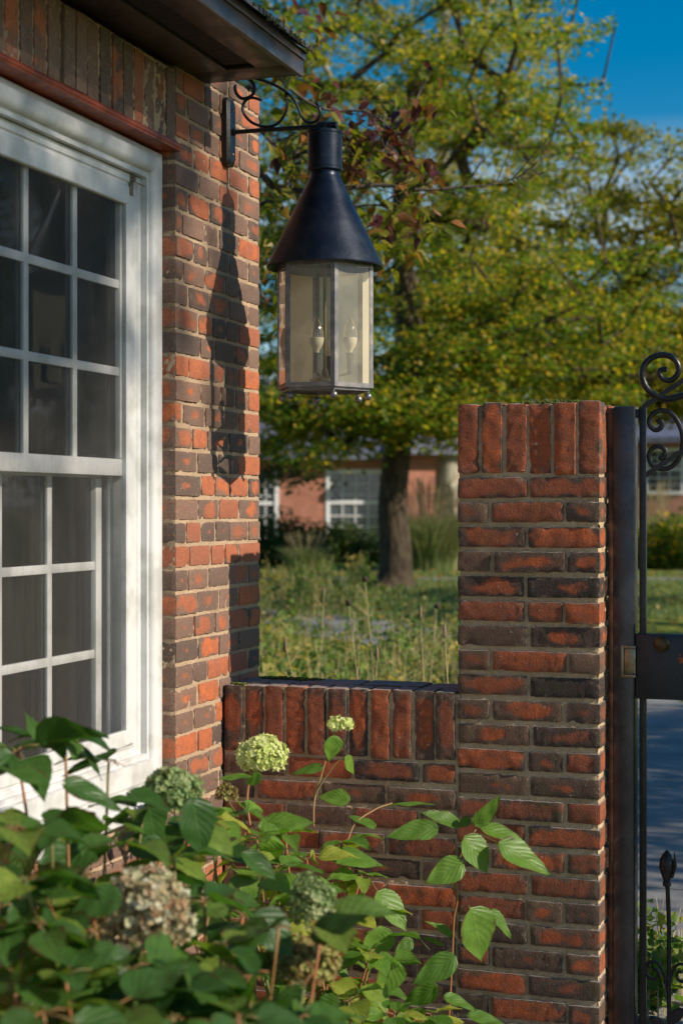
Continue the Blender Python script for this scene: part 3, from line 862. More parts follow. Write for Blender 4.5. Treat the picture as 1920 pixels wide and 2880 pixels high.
YG = 4.725
gate = empty('iron_gate', (-.67, YG, .02))
tag(gate, 'black wrought iron gate with curled scrolls and a steel lock box', 'gate')
def gp_pt(x, y, Y=YG):
    k = (x - 960) / F; X = Y * (k * C - S) / (C + k * S); d = -S * X + C * Y
    return np.array([X, Y, CZ + (1425 - y) / F * d])
def g5(xc, yc_): return gp_pt(1240 + xc / 2.0455, 950 + yc_ / 2.0455)
GX0 = gp_pt(1807, 1500)[0]; GX1 = .262; GM = (GX0 + GX1) / 2
def mir(P): P = np.array(P); P[:, 0] = 2 * GM - P[:, 0]; return P
mb = MB()
for xg in (GX0, GX1):
    mb.bbox((xg - .0095, YG - .0095, .05), (xg + .0095, YG + .0095, CZ + .287), .002)
for zz in (.06,):
    mb.bbox((GX0 + .01, YG - .008, zz), (GX1 - .01, YG + .008, zz + .02), .002)
mb.bbox((GX0 - .03, YG - .006, CZ + .255), (GX0 - .01, YG + .006, CZ + .28), .001)
fr_ = mb.build('gate_frame', M['iron'], gate)
def arch(z0, z1):
    P = []
    for i in range(25):
        u = i / 24; x = GX0 + (GX1 - GX0) * u
        P.append((x, YG, z0 + (z1 - z0) * math.sin(math.pi * u)))
    return P
zt = g5(1180, 400)[2]; zt2 = g5(1380, 360)[2]
mb = MB(); mb.tube(arch(zt, zt + .20), .0095, 4); mb.build('top_rail', M['iron'], gate, angle=50)
zt = g5(1185, 800)[2]
mb = MB(); mb.tube(arch(zt, zt + .20), .0095, 4); mb.build('inner_rail', M['iron'], gate, angle=50)
def spiral(c, r0, r1, a0, a1, n=30):
    P = []
    for i in range(n + 1):
        u = i / n; r = r0 + (r1 - r0) * u; a = a0 + (a1 - a0) * u
        P.append(c + np.array([r * math.cos(a), 0, r * math.sin(a)]))
    return P
big = catmull([g5(*q) for q in [(1520,310),(1440,322),(1391,332),(1300,352),(1225,330),(1175,280),(1155,215),(1170,155),(1215,112),(1275,98),(1330,115),(1362,160),(1360,205),(1325,242),(1280,240),(1255,212),(1262,185),(1298,182)]], 5)
for P in (big, mir(big)):
    mb = MB(); mb.tube(P, np.linspace(.0105, .0075, len(P)), 10, flat=1); mb.build('top_scroll', M['iron'], gate)
small = catmull([g5(*q) for q in [(1238,488),(1262,478),(1270,500),(1255,525),(1225,530),(1200,505),(1198,465),(1225,432),(1270,418),(1320,435),(1362,490),(1385,560),(1385,630),(1362,700),(1318,745),(1265,755),(1215,735),(1195,690),(1205,645),(1240,625),(1275,635),(1288,665),(1272,692),(1250,685)]], 5)
for P in (small, mir(small), small + np.array([.235, 0, .10]), mir(small + np.array([.235, 0, .10]))):
    mb = MB(); mb.tube(P, .006, 8, flat=1.2); mb.build('scroll', M['iron'], gate)
# lock box
la = gp_pt(1794, 1781); lb_ = gp_pt(1794, 1963)
mb = MB(); mb.bbox((GX0 - .018, YG - .022, lb_[2]), (GX0 + .165, YG + .022, la[2]), .003)
lk = mb.build('lock_box', m_simple('scuffed blue black steel', (.022,.027,.034), .38, .3, .45, .0008, 70, .5, 8), gate)
lc = gp_pt(1860, 1812, YG - .022)
mb = MB()
def disc(mb, c, prof, n=24):
    V = []; Fc = []
    for r, dy in prof:
        for j in range(n):
            a = 2 * math.pi * j / n; V.append((c[0] + r * math.cos(a), c[1] - dy, c[2] + r * math.sin(a)))
    for i in range(len(prof) - 1):
        for j in range(n):
            k = (j + 1) % n; Fc.append((i*n+j, i*n+k, (i+1)*n+k, (i+1)*n+j))
    mb.add(V, Fc)
disc(mb, lc, [(.023, 0), (.023, .003), (.020, .006), (.014, .007), (.0135, .010), (.001, .011)])
mb.bbox(lc + (-.0012, -.0125, -.005), lc + (.0012, -.0105, .005), .0004)
mb.build('lock_cylinder', m_simple('tarnished brass lock', (.09,.065,.03), .42, .8, .5, .0006, 90, .5, 60), lk)
mb = MB()
for i in range(26):
    c = gp_pt(1915 + RNG.normal(0, 5), 1855 + RNG.normal(0, 6), YG - .0222)
    disc(mb, c, [(RNG.uniform(.001, .004), 0), (.0005, .0006)], 6)
mb.build('rust_spot', m_simple('orange rust', (.35,.10,.03), .9), lk)
# bars with buds, leaves and small scrolls below
bars = [gp_pt(1876, 2600)[0], GM, 2 * GM - gp_pt(1876, 2600)[0]]
bars = [bars[0], (bars[0] + GM) / 2 + .03, GM, 2 * GM - (bars[0] + GM) / 2 - .03, bars[2]]
for i, bx_ in enumerate(bars):
    zt = gp_pt(1876, 2490)[2] + (0 if i in (0, 4) else .06)
    mb = MB()
    mb.tube([(bx_ + .004, YG, .13), (bx_ + .004, YG, .40), (bx_ - .002, YG, .56), (bx_, YG, zt)], .0065, 8)
    st = mb.build('stem_bar', M['iron'], gate)
    mb = MB()
    mb.lathe((bx_ - .002, YG, zt - .005), [(.006, 0), (.012, .004), (.012, .014), (.009, .018), (.017, .036), (.0225, .055), (.0205, .078), (.012, .094), (.004, .104), (.0004, .106)], 14)
    mb.tube([(bx_ + .012, YG - .006, zt + .025), (bx_ + .022, YG - .01, zt + .06), (bx_ + .020, YG - .01, zt + .10)], [.006, .006, .001], 6)
    mb.build('bud', M['iron'], st)
    for sgn in (-1, 1):
        zb = zt - .245; P = [np.array([bx_, YG, zb - .06])]
        for q in [(.006,-.03),(.014,.0),(.030,.022),(.052,.020),(.062,.0),(.055,-.020),(.038,-.026),(.026,-.014),(.030,.0),(.040,.0)]:
            P.append(np.array([bx_ + sgn * q[0], YG, zb + q[1]]))
        mb = MB(); mb.tube(catmull(P, 5), .0045, 8); mb.build('side_scroll', M['iron'], st)
    for sgn, dz in ((-1, 0), (1, .03)):
        zb = zt - .43 + dz
        L_ = [(0, 0), (.012, .012), (.03, .02), (.05, .045)]
        V = []; Fc = []
        n_ = 9
        for k in range(n_):
            u = k / (n_ - 1); wd = .016 * math.sin(math.pi * min(1, u * 1.02)) ** .7 + .001
            c = np.array([bx_ + sgn * .050 * u, YG - .004, zb + .052 * u + .006 * math.sin(u * 3)])
            pr_ = np.array([-sgn * .7, 0, .7])
            for s_ in (-1, 0, 1): V.append(c + pr_ * wd * s_ + np.array([0, -.004 * (1 - abs(s_)), 0]))
            for s_ in (1, 0, -1): V.append(c + pr_ * wd * s_ + np.array([0, .003, 0]))
        for k in range(n_ - 1):
            for m_ in range(6):
                Fc.append((k*6+m_, k*6+(m_+1) % 6, (k+1)*6+(m_+1) % 6, (k+1)*6+m_))
        mb = MB(); mb.add(V, Fc); mb.build('iron_leaf', M['iron'], st)

# =================================================================== GROUND
t = NT('lawn'); o = t.obj()
n = t.noise(o, 1.3, 5, .6); n2 = t.noise(o, 30, 5, .7); n3 = t.noise(o, .35, 3)
c = t.mix(t.ramp(n2, .3, .7), (.11,.17,.028), (.32,.34,.06))
c = t.mix(t.ramp(n, .5, .75, 0, .6), c, (.22,.19,.06))
M['lawn'] = t.end(t.pbr(c, .95, t.bump(n2, .05), spec=.15))
rs = np.concatenate([np.linspace(-400, -30, 8)[:-1], np.linspace(-30, 30, 61), np.linspace(30, 400, 8)[1:]])
ds = np.concatenate([[-200, -60, -20, -6, -3], np.linspace(0, 40, 81), np.linspace(40, 700, 14)[1:]])
Rg, Dg = np.meshgrid(rs, ds, indexing='ij')
X = C * Rg - S * Dg; Y = S * Rg + C * Dg
P = np.stack([X, Y, tz(X, Y)], -1)
I = np.arange(P.shape[0] * P.shape[1]).reshape(P.shape[:2])
Q = np.stack([I[:-1, :-1], I[1:, :-1], I[1:, 1:], I[:-1, 1:]], -1).reshape(-1, 4)
mb = MB(); mb.add(P.reshape(-1, 3), Q)
tag(mb.build('ground', M['lawn'], org=(0, 0, 0), angle=180), kind='structure')
def strip(name, mat, cl, width, dz):
    cl = np.array(cl, float); cl = catmull(cl, 10)
    tg = np.gradient(cl, axis=0); tg /= np.linalg.norm(tg, axis=1, keepdims=True)
    nr = np.stack([-tg[:, 1], tg[:, 0]], 1); V = []; k = 7
    for p, q in zip(cl, nr):
        for j in range(k):
            a = p + q * width * (j / (k - 1) - .5); V.append((a[0], a[1], tz(a[0], a[1]) + dz))
    Fc = [(i*k+j, i*k+j+1, (i+1)*k+j+1, (i+1)*k+j) for i in range(len(cl) - 1) for j in range(k - 1)]
    mb = MB(); mb.add(V, [f[::-1] for f in Fc])
    return tag(mb.build(name, mat, org=(0, 0, 0), angle=180), kind='structure')
t = NT('concrete path'); o = t.obj(); n = t.noise(o, 3, 5, .6); n2 = t.noise(o, 160, 4, .7)
q = t.sep(o)
jt = t.math('ABSOLUTE', t.math('SUBTRACT', t.math('FRACT', t.math('MULTIPLY', q[1], .8)), .5))
c = t.mix(t.ramp(n, .3, .7), (.20,.20,.205), (.29,.285,.275)); c = t.mix(t.ramp(n2, .3, .5, .4, 0), c, (.14,.13,.12))
c = t.mix(t.ramp(jt, .008, .004), c, (.06,.055,.05))
M['path'] = t.end(t.pbr(c, .9, t.bump(n2, .004), spec=.25))
def P2(x, y): return (x, y)
def vd(r, d): return (C * r - S * d, S * r + C * d)
strip('path', M['path'], [(-.28, -6), (-.28, 0), (-.30, 3), (-.42, 4.7), (-.85, 7.5), (-1.55, 10.5), (-2.25, 13.2), (-3.4, 15.3), (-5.6, 16.8), (-9, 17.6)], 1.35, .012)
strip('garden_path', M['path'], [vd(-16, 24.3), vd(-8, 24.0), vd(-2, 23.9), vd(3, 23.8), vd(9, 23.9), vd(18, 24.5)], .9, .012)
M['soil'] = m_simple('garden soil', (.07,.045,.028), .98, 0, .4, .02, 40, .1, 8)
def sheet(name, mat, x0, x1, y0, y1, dz):
    xs = np.linspace(x0, x1, 14); ys = np.linspace(y0, y1, 20); A, B = np.meshgrid(xs, ys, indexing='ij')
    Pz = np.stack([A, B, tz(A, B) + dz + RNG.uniform(0, .015, A.shape)], -1); I = np.arange(A.size).reshape(A.shape)
    Q = np.stack([I[:-1, :-1], I[1:, :-1], I[1:, 1:], I[:-1, 1:]], -1).reshape(-1, 4)
    mb = MB(); mb.add(Pz.reshape(-1, 3), Q); return tag(mb.build(name, mat, org=(0, 0, 0)), kind='structure')
sheet('garden_bed', M['soil'], XW + .01, -1.03, 0.6, YS - .005, .016)
sheet('flower_bed', M['soil'], -4.2, -1.45, 5.3, 9.5, .016)

# =================================================================== LEAVES
def leaf(mb, base, dr, nrm, L, W, droop=.25, fold=.25, nt_=10, ns=3, wave=.03, teeth=.05, curl=0.0, rnd=None, cord=.06):
    base = np.asarray(base, float); dr = np.asarray(dr, float); dr = dr / np.linalg.norm(dr)
    nrm = np.asarray(nrm, float); nrm = nrm - dr * np.dot(nrm, dr); nrm /= np.linalg.norm(nrm) + 1e-9
    sd = np.cross(dr, nrm)
    T = np.linspace(0, 1, nt_ + 1); Sg = np.linspace(-1, 1, 2 * ns + 1)
    tt, ss = np.meshgrid(T, Sg, indexing='ij')
    w_ = W / 2 * np.sin(np.pi * tt ** .62) ** .85 * (1 - .25 * tt) * 1.12
    w_ = np.where(tt > .82, w_ * (1 - .35 * (tt - .82) / .18), w_)
    saw = (np.arange(nt_ + 1) % 2)[:, None] * np.abs(ss) ** 6
    w_ = w_ * (1 + teeth * saw)
    x = tt * L - cord * L * np.abs(ss) ** 2 * np.exp(-tt * 9) * 1.0 - .06 * L * np.abs(ss) * (tt > .05) * 0
    ph = RNG.uniform(0, 6.28, 3)
    z = np.abs(ss) * w_ * fold - droop * L * tt ** 2 + wave * L * np.sin(tt * 7 + ph[0] + ss * 1.5) * np.abs(ss) + .5 * wave * L * np.sin(tt * 13 + ph[1] + 3 * ss)
    z -= curl * w_ * ss ** 2
    Pn = base + x[..., None] * dr + (ss * w_)[..., None] * sd + z[..., None] * nrm
    a, b = tt.shape; I = np.arange(a * b).reshape(a, b)
    Q = np.stack([I[:-1, :-1], I[1:, :-1], I[1:, 1:], I[:-1, 1:]], -1).reshape(-1, 4)
    lu = np.stack([ss, tt, ss * 0], -1).reshape(-1, 3)
    mb.add(Pn.reshape(-1, 3), Q, lu=lu, lr=RNG.random(3) if rnd is None else rnd)

def unit(v): v = np.asarray(v, float); return v / (np.linalg.norm(v) + 1e-9)
UP = np.array([0, 0, 1.0])
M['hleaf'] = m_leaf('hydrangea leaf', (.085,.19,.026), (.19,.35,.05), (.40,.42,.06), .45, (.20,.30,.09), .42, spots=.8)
M['hleaf2'] = m_leaf('shaded hydrangea leaf', (.036,.105,.024), (.095,.205,.036), (.22,.31,.05), .42, (.14,.24,.08), .38, spots=1.0)  # darker copy of the leaf colours, shade put into the tone
t = NT('shrub stem'); t_r = t.sep(t.attr('lr'))
M['hstem'] = t.end(t.pbr(t.mix(t_r[0], (.13,.15,.045), (.34,.13,.045)), .55))
def m_floret(name, c1, c2, c3):
    t = NT(name); r = t.sep(t.attr('lr'))
    c = t.mix(r[0], c1, c2); c = t.mix(t.ramp(r[1], .6, .9), c, c3)
    a = t.pbr(c, .6); b = t.n('BsdfTranslucent', {'Color': c}).outputs[0]
    return t.end(t.n('MixShader', {0: .35, 1: a, 2: b}).outputs[0])
M['f_lime'] = m_floret('lime florets', (.68,.74,.26), (.80,.82,.42), (.58,.68,.20))
M['f_green'] = m_floret('green florets', (.20,.32,.10), (.32,.42,.17), (.42,.46,.22))
M['f_dry'] = m_floret('fading florets', (.56,.58,.34), (.36,.20,.10), (.62,.62,.46))
M['f_tan'] = m_floret('tan florets', (.42,.44,.12), (.30,.23,.07), (.24,.12,.05))

def flower_head(name, mat, parent, c, r, n=300, squash=.85, ps=.0075, label=None, lump=0.0):
    mb = MB(); c = np.asarray(c, float)
    lumps = unit(RNG.normal(0, 1, 3)) if not lump else None
    centers = [unit(RNG.normal(0, 1, 3)) for _ in range(14)]
    for i in range(n):
        a = unit(RNG.normal(0, 1, 3)); 
        if a[2] < -.55: continue
        m_ = max(np.dot(a, q) for q in centers)
        rr = r * (.78 + .24 * m_ ** 6 + RNG.normal(0, .035)) * (1 if RNG.random() < .8 else RNG.uniform(.6, .95))
        p = c + a * rr * np.array([1, 1, squash])
        nn = unit(a + RNG.normal(0, .45, 3)); u = unit(np.cross(nn, RNG.normal(0, 1, 3))); v = np.cross(nn, u)
        s_ = ps * RNG.uniform(.7, 1.25); rd = RNG.random(3); cup = RNG.uniform(.1, .8)
        for k in range(4):
            an = k * math.pi / 2; d = u * math.cos(an) + v * math.sin(an); e = np.cross(nn, d)
            V = [p, p + d * s_ * .55 + e * s_ * .5 + nn * cup * s_ * .4, p + d * s_ + nn * cup * s_ * .85, p + d * s_ * .55 - e * s_ * .5 + nn * cup * s_ * .4]
            mb.add(V, [(0, 1, 2, 3)], lr=rd)
        if i % 3 == 0: mb.tube([c + (0, 0, -r * .35), c * .4 + p * .6, p], .0008, 3, cap=False, lr=rd)
    o = mb.build(name, mat, parent, angle=180)
    if label: o['label'] = label
    return o

def stem_to(mb, tip, foot, r=.0032, n=7):
    tip = np.asarray(tip); foot = np.asarray(foot)
    mid = foot * .45 + tip * .55 + np.array([RNG.normal(0, .03), RNG.normal(0, .03), 0]); mid[:2] = foot[:2] * .6 + tip[:2] * .4 + RNG.normal(0, .02, 2)
    P = catmull([foot, mid, tip], 7); 
    rd = RNG.random(3)
    mb.tube(P, np.linspace(r * 1.5, r * .8, len(P)), 6, lr=rd); return P

FLW = [(600,1738,72,4.2),(780,1664,45,4.3),(520,1822,34,3.85),(395,1818,78,3.2),(332,2105,108,2.7),(716,2080,58,3.0),(692,2210,88,2.9)]
def hides(b, e):
    for p in (b, (b + e) / 2, e):
        x, y = px_of(p); d = -S * p[0] + C * p[1]
        for fx, fy, fr, fd in FLW:
            if d < fd + .02 and (x - fx) ** 2 + (y - fy) ** 2 < fr * fr: return True
    return False
def whorl(ml, ms, tip, L, k=5, nodes=3, foot=None, low=None):
    P = stem_to(ms, tip, foot)
    a0 = RNG.uniform(0, 6.28); seg = len(P) - 1
    for nd in range(nodes):
        idx = seg if nd == 0 else max(1, seg - nd * 2 - (1 if nd > 1 else 0))
        p = P[idx]
        cnt = k if nd == 0 else 2
        for j in range(cnt):
            a = a0 + nd * math.pi / 2 + j * 2 * math.pi / cnt + RNG.normal(0, .25)
            el_ = RNG.uniform(-.35, .35) if nd == 0 else RNG.uniform(-.5, .15)
            d = np.array([math.cos(a) * math.cos(el_), math.sin(a) * math.cos(el_), math.sin(el_)])
            l = L * (RNG.uniform(.55, 1.0) if nd == 0 else RNG.uniform(.85, 1.15))
            pet = l * RNG.uniform(.15, .4); b = p + d * pet
            if b[0] < XW + .08: continue
            ms.tube([p, (p + b) / 2 + (0, 0, .004), b], .0013, 4, lr=RNG.random(3))
            nrm = unit(UP + RNG.normal(0, .32, 3))
            e = b + d * l
            if e[0] < XW + .05 or e[1] > YS - .06 or hides(b, e): continue
            leaf(ml, b, d, nrm, l, l * RNG.uniform(.62, .8), droop=RNG.uniform(.1, .38), fold=RNG.uniform(.12, .4), nt_=14, ns=3)

groups = {
 'left': [(150,1692,3.0),(40,1725,2.9),(250,1750,3.1),(330,1860,3.1),(430,1890,3.2),(290,1940,2.8),(120,1900,2.7),(30,1905,2.6),(400,1970,3.0),(500,1960,3.35),(200,2010,2.6),(60,2020,2.5),(330,2035,2.65),(470,2070,2.8),(560,2100,2.9),(90,2120,2.45),(220,2140,2.5),(370,1905,3.3)],
 'front': [(400,2160,2.55),(640,2130,2.65),(740,2125,2.75),(30,2230,2.4),(150,2240,2.35),(300,2225,2.45),(450,2240,2.45),(580,2240,2.55),(700,2260,2.65),(100,2330,2.25),(250,2330,2.3),(400,2340,2.35),(550,2340,2.35),(680,2340,2.5),(10,2120,2.5),(510,2170,2.6),(350,2290,2.4)],
 'wall': [(560,1860,3.95),(590,1925,3.85),(655,1915,4.05),(600,2020,3.5),(705,1975,4.1),(785,1935,4.2),(830,2010,4.2),(800,2300,3.7),(850,2190,3.95),(905,2330,3.8),(780,2075,4.0),(700,2045,3.9),(960,2345,4.0),(500,1880,3.7),(480,1860,3.7),(640,1990,3.9),(880,2090,4.2),(740,2190,3.8),(990,2330,4.2)],
}
shrub_meta = {
 'left': ('large hydrangea shrub crowding the foot of the white window', .118),
 'front': ('low front hydrangea of broad leaves coloured for shade, below the other two', .115),
 'wall': ('hydrangea with a lime flower head standing against the low brick wall', .088)}
SH = {}
for gname, tips in groups.items():
    pts = [atd(*q) for q in tips]
    cen = np.mean(pts, 0); cen[2] = 0
    root = empty('hydrangea_shrub', (cen[0], cen[1], .016))
    tag(root, shrub_meta[gname][0], 'shrub', 'hydrangeas in the bed by the window')
    ml, ms = MB(), MB(); L0 = shrub_meta[gname][1]
    for q, p in zip(tips, pts):
        foot = np.array([cen[0] * .5 + p[0] * .5 + RNG.normal(0, .05), cen[1] * .5 + p[1] * .5 + RNG.normal(0, .05), .0])
        foot[0] = max(foot[0], XW + .12)
        whorl(ml, ms, p, L0 * RNG.uniform(.9, 1.12), k=RNG.integers(4, 7), nodes=4 if gname != 'wall' else 3, foot=foot)
    # leaves inside the shrub
    for i in range({'left': 95, 'front': 75, 'wall': 110}[gname]):
        p = pts[RNG.integers(len(pts))].copy(); p[2] -= RNG.uniform(.08, .5) if gname != 'wall' else RNG.uniform(.10, .5); p[:2] += RNG.normal(0, .07, 2)
        if p[0] < XW + .12 or p[1] > YS - .14: continue
        a = RNG.uniform(0, 6.28); l = L0 * RNG.uniform(.7, 1.15)
        d = np.array([math.cos(a), math.sin(a), RNG.uniform(-.5, .3)])
        if hides(p, p + unit(d) * l): continue
        leaf(ml, p, d, unit(UP + RNG.normal(0, .4, 3)), l, l * .7, RNG.uniform(.1, .4), RNG.uniform(.1, .35), nt_=8, ns=2)
        ms.tube([p, p - unit(d) * l * .35 - (0, 0, .02)], .0012, 3, lr=RNG.random(3))
    SH[gname] = (root, ml, ms, cen)
# the leaves that stand out against the wall: (base, tip, width px, depth, tilt to the viewer, yellow)
def big_leaf(g, x0, y0, x1, y1, wpx, d, face=.6, dd=0.0, yl=None, fold=.2, droop=.08):
    root, ml, ms, cen = SH[g]
    a = atd(x0, y0, d); b = atd(x1, y1, d + dd); L = np.linalg.norm(b - a)
    dr = unit(b - a)
    tov = -DV * face + UP * (1 - face) + XV * .6
    rnd = RNG.random(3); 
    if yl is not None: rnd = np.array([yl, RNG.uniform(0, .6), rnd[2]])
    leaf(ml, a - dr * 0 , dr, tov, L, wpx / .81667 / F * d * 1.05, droop=droop, fold=fold, nt_=26, ns=4, teeth=.055, wave=.02, rnd=rnd)
BL = [(1000,1903,888,1918,52,4.3,.45),(1052,1893,970,1862,40,4.36,.5),(1092,1893,1150,1832,44,4.33,.7),(1108,1903,1208,1928,46,4.36,.45),
 (1150,1940,1268,2006,66,4.26,.6),(1068,1925,1124,2006,70,4.28,.75),(1060,1984,976,2028,56,4.25,.5),(870,2052,938,2138,66,4.2,.7),
 (1082,2092,1112,2212,98,4.2,.85),(1128,2094,1178,2156,34,4.3,.6),(1038,2148,978,2112,26,4.25,.4),(1015,2172,967,2148,20,4.25,.4),
 (872,2132,850,2236,78,4.1,.85),(905,2212,872,2300,74,4.05,.85),(1042,2200,946,2262,54,3.9,.5),(1002,2268,922,2308,46,4.0,.5),
 (1022,2290,1095,2318,36,3.9,.4),(1076,2332,1165,2350,34,3.9,.4),(995,1848,890,1842,14,4.36,.3),(748,1962,888,1984,54,4.2,.45),
 (600,1900,722,1884,66,4.1,.4),(800,1838,728,1826,44,4.3,.6),(766,1692,757,1752,46,4.28,.85),(792,1742,816,1778,34,4.28,.6),(738,1762,668,1776,24,4.2,.5),
 (575,1784,494,1786,26,4.1,.3),(600,1782,560,1800,30,4.1,.5),(1078,1880,1050,1900,22,4.34,.6),(640,1990,690,1960,30,4.1,.6),(860,1900,800,1870,30,4.25,.5),(945,2160,905,2190,30,4.2,.5)]
for q in BL: big_leaf('wall', *q[:7], dd=RNG.uniform(-.03, .03), yl=RNG.uniform(.3, 1))
BLL = [(95,1712,60,1628,40,2.95,.5),(100,1700,-10,1660,34,3.0,.35),(100,1712,-5,1722,56,2.9,.4),(148,1700,160,1640,20,3.0,.5),(120,1690,150,1742,44,3.0,.7),
 (105,1800,-10,1752,60,2.8,.35),(150,1800,285,1856,66,2.85,.4),(190,1715,240,1790,24,3.0,.4),(150,1780,300,1700,20,3.1,.3),(300,1820,400,1860,60,3.1,.5),
 (440,1840,470,1970,92,3.0,.85),(340,1850,365,1960,80,3.1,.8),(275,2060,160,2090,70,2.6,.5),(30,2080,90,2170,70,2.5,.8),(590,2100,680,2200,90,2.7,.7),(720,2150,840,2100,60,2.7,.5),
 (260,2180,120,2230,60,2.45,.4),(250,2190,340,2240,66,2.5,.6),(400,2290,540,2340,70,2.4,.5),(560,1960,640,2020,56,3.3,.5)]
for q in BLL: big_leaf('left' if q[1] < 2060 else 'front', *q[:7], dd=RNG.uniform(-.05, .05), yl=RNG.uniform(0, .7))
# stems that show against the bricks
root, ml, ms, cen = SH['wall']
def stemline(pts, r=.0026, red=.8):
    ms.tube(catmull([atd(*q) for q in pts], 6), r, 6, lr=np.array([red, .5, .5]))
stemline([(1040,1990,4.3),(1050,2060,4.3),(1042,2110,4.3),(1038,2200,4.28),(1030,2352,4.25)], .0026, .9)
stemline([(1092,1905,4.33),(1060,1960,4.33),(1045,1995,4.32),(1042,2050,4.3)], .002, .4)
stemline([(1150,1940,4.28),(1100,1915,4.32)], .0015, .2); stemline([(1082,2092,4.22),(1070,2080,4.24),(1045,2110,4.28)], .0015, .3)
stemline([(575,1900,4.15),(568,1840,4.18),(575,1780,4.2),(590,1745,4.2)], .003, .75)
stemline([(720,1900,4.2),(722,1840,4.25),(738,1780,4.28),(765,1690,4.3),(780,1665,4.3)], .0028, .6)
stemline([(722,1830,4.25),(745,1790,4.27),(775,1750,4.28),(792,1742,4.28)], .0015, .2)
stemline([(810,2200,4.1),(800,2080,4.15),(790,1990,4.2),(810,1900,4.25),(860,1860,4.3),(900,1845,4.34)], .0024, .6)
stemline([(870,2052,4.22),(840,2010,4.24),(800,1990,4.2)], .0015, .3)
stemline([(560,1900,4.0),(530,1850,3.9),(510,1820,3.8)], .0024, .2)
root_l, ml_l, ms_l, _ = SH['left']
for g, (root, ml, ms, cen) in SH.items():
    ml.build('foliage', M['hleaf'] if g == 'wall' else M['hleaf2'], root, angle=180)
    ms.build('stems', M['hstem'], root, angle=180)
RW, RL, RF = SH['wall'][0], SH['left'][0], SH['front'][0]
flower_head('flower_head', M['f_lime'], RW, atd(600, 1738, 4.2), .065, 760, .9, .0080, 'round lime green flower head')
flower_head('flower_head', M['f_lime'], RW, atd(780, 1664, 4.3), .036, 110, .6, .008, 'small half spent lime flower head')
flower_head('flower_head', M['f_tan'], RW, atd(520, 1822, 3.85), .026, 90, .9, .007, 'small pale tan flower head')
flower_head('flower_head', M['f_green'], RL, atd(395, 1818, 3.2), .056, 620, .85, .008, 'soft green flower head')
flower_head('flower_head', M['f_dry'], RF, atd(332, 2105, 2.7), .082, 1000, .95, .0085, 'fading cream and brown flower head')
flower_head('flower_head', M['f_green'], RF, atd(716, 2080, 3.0), .042, 480, 1.5, .0068, 'upright green and cream flower head')
flower_head('flower_head', M['f_tan'], RF, atd(692, 2210, 2.9), .066, 900, .8, .0068, 'tan and yellow drying flower head')

# =================================================================== TREES
def m_bark(name, c1, c2):
    t = NT(name); o = t.obj(); v = t.n('VectorMath', {0: o, 1: (1, 1, .22)}, operation='MULTIPLY').outputs[0]
    n = t.noise(v, 22, 5, .65)
    return t.end(t.pbr(t.mix(t.ramp(n, .35, .68), c1, c2), .9, t.bump(n, .02), spec=.2))
M['bark'] = m_bark('tree bark', (.032,.024,.018), (.115,.085,.055))
M['bark_pale'] = m_bark('pale bark', (.22,.19,.14), (.50,.45,.36))
M['twig'] = m_bark('dogwood bark', (.07,.055,.045), (.17,.14,.115))
def tl(name, *a, **k): return m_leaf(name, *a, veins=False, **k)
M['leaf_maple'] = tl('maple leaves', (.075,.155,.028), (.25,.29,.045), (.66,.42,.06), trans=.56, rough=.55)
M['leaf_olive'] = tl('olive autumn leaves', (.085,.12,.020), (.30,.265,.038), (.56,.38,.06), trans=.56, rough=.55)
M['leaf_gold'] = tl('gold green leaves', (.20,.22,.03), (.46,.38,.06), (.62,.45,.08), trans=.58, rough=.55)
M['leaf_dark'] = tl('dark green leaves', (.035,.075,.022), (.085,.14,.032), (.18,.19,.05), trans=.4, rough=.5)
M['leaf_red'] = tl('dogwood red leaves', (.14,.030,.028), (.085,.03,.055), (.20,.08,.03), trans=.45, rough=.45)
M['leaf_gdog'] = tl('dogwood green leaves', (.12,.15,.018), (.26,.22,.028), (.32,.12,.03), trans=.45, rough=.45)

def leaf_quads(mb, Cn, size, spread=.55, hang=.2, tone=None):
    """kite-shaped folded leaves at the points Cn"""
    n = len(Cn)
    nr = RNG.normal(0, spread, (n, 3)) + UP; nr /= np.linalg.norm(nr, axis=1, keepdims=True)
    d = RNG.normal(0, 1, (n, 3)); d[:, 2] -= hang; d -= nr * np.sum(d * nr, 1, keepdims=True); d /= np.linalg.norm(d, axis=1, keepdims=True) + 1e-9
    sd = np.cross(d, nr); s_ = size * RNG.uniform(.6, 1.25, (n, 1))
    a = Cn - d * s_ * .5; b = Cn - d * s_ * .08 + sd * s_ * .42 + nr * s_ * .08; c = Cn + d * s_ * .55 - nr * s_ * .1; e = Cn - d * s_ * .08 - sd * s_ * .42 + nr * s_ * .08
    V = np.stack([a, b, c, e], 1).reshape(-1, 3); I = np.arange(n)[:, None] * 4
    Fq = np.concatenate([I + np.array([0, 1, 2]), I + np.array([0, 2, 3])], 0)
    q_ = RNG.random((n, 3))
    if tone is not None: q_ = np.clip(np.asarray(tone) + (q_ - .5) * .35, 0, 1)
    lr = np.repeat(q_, 4, 0)
    mb.add(V, Fq, lr=lr)

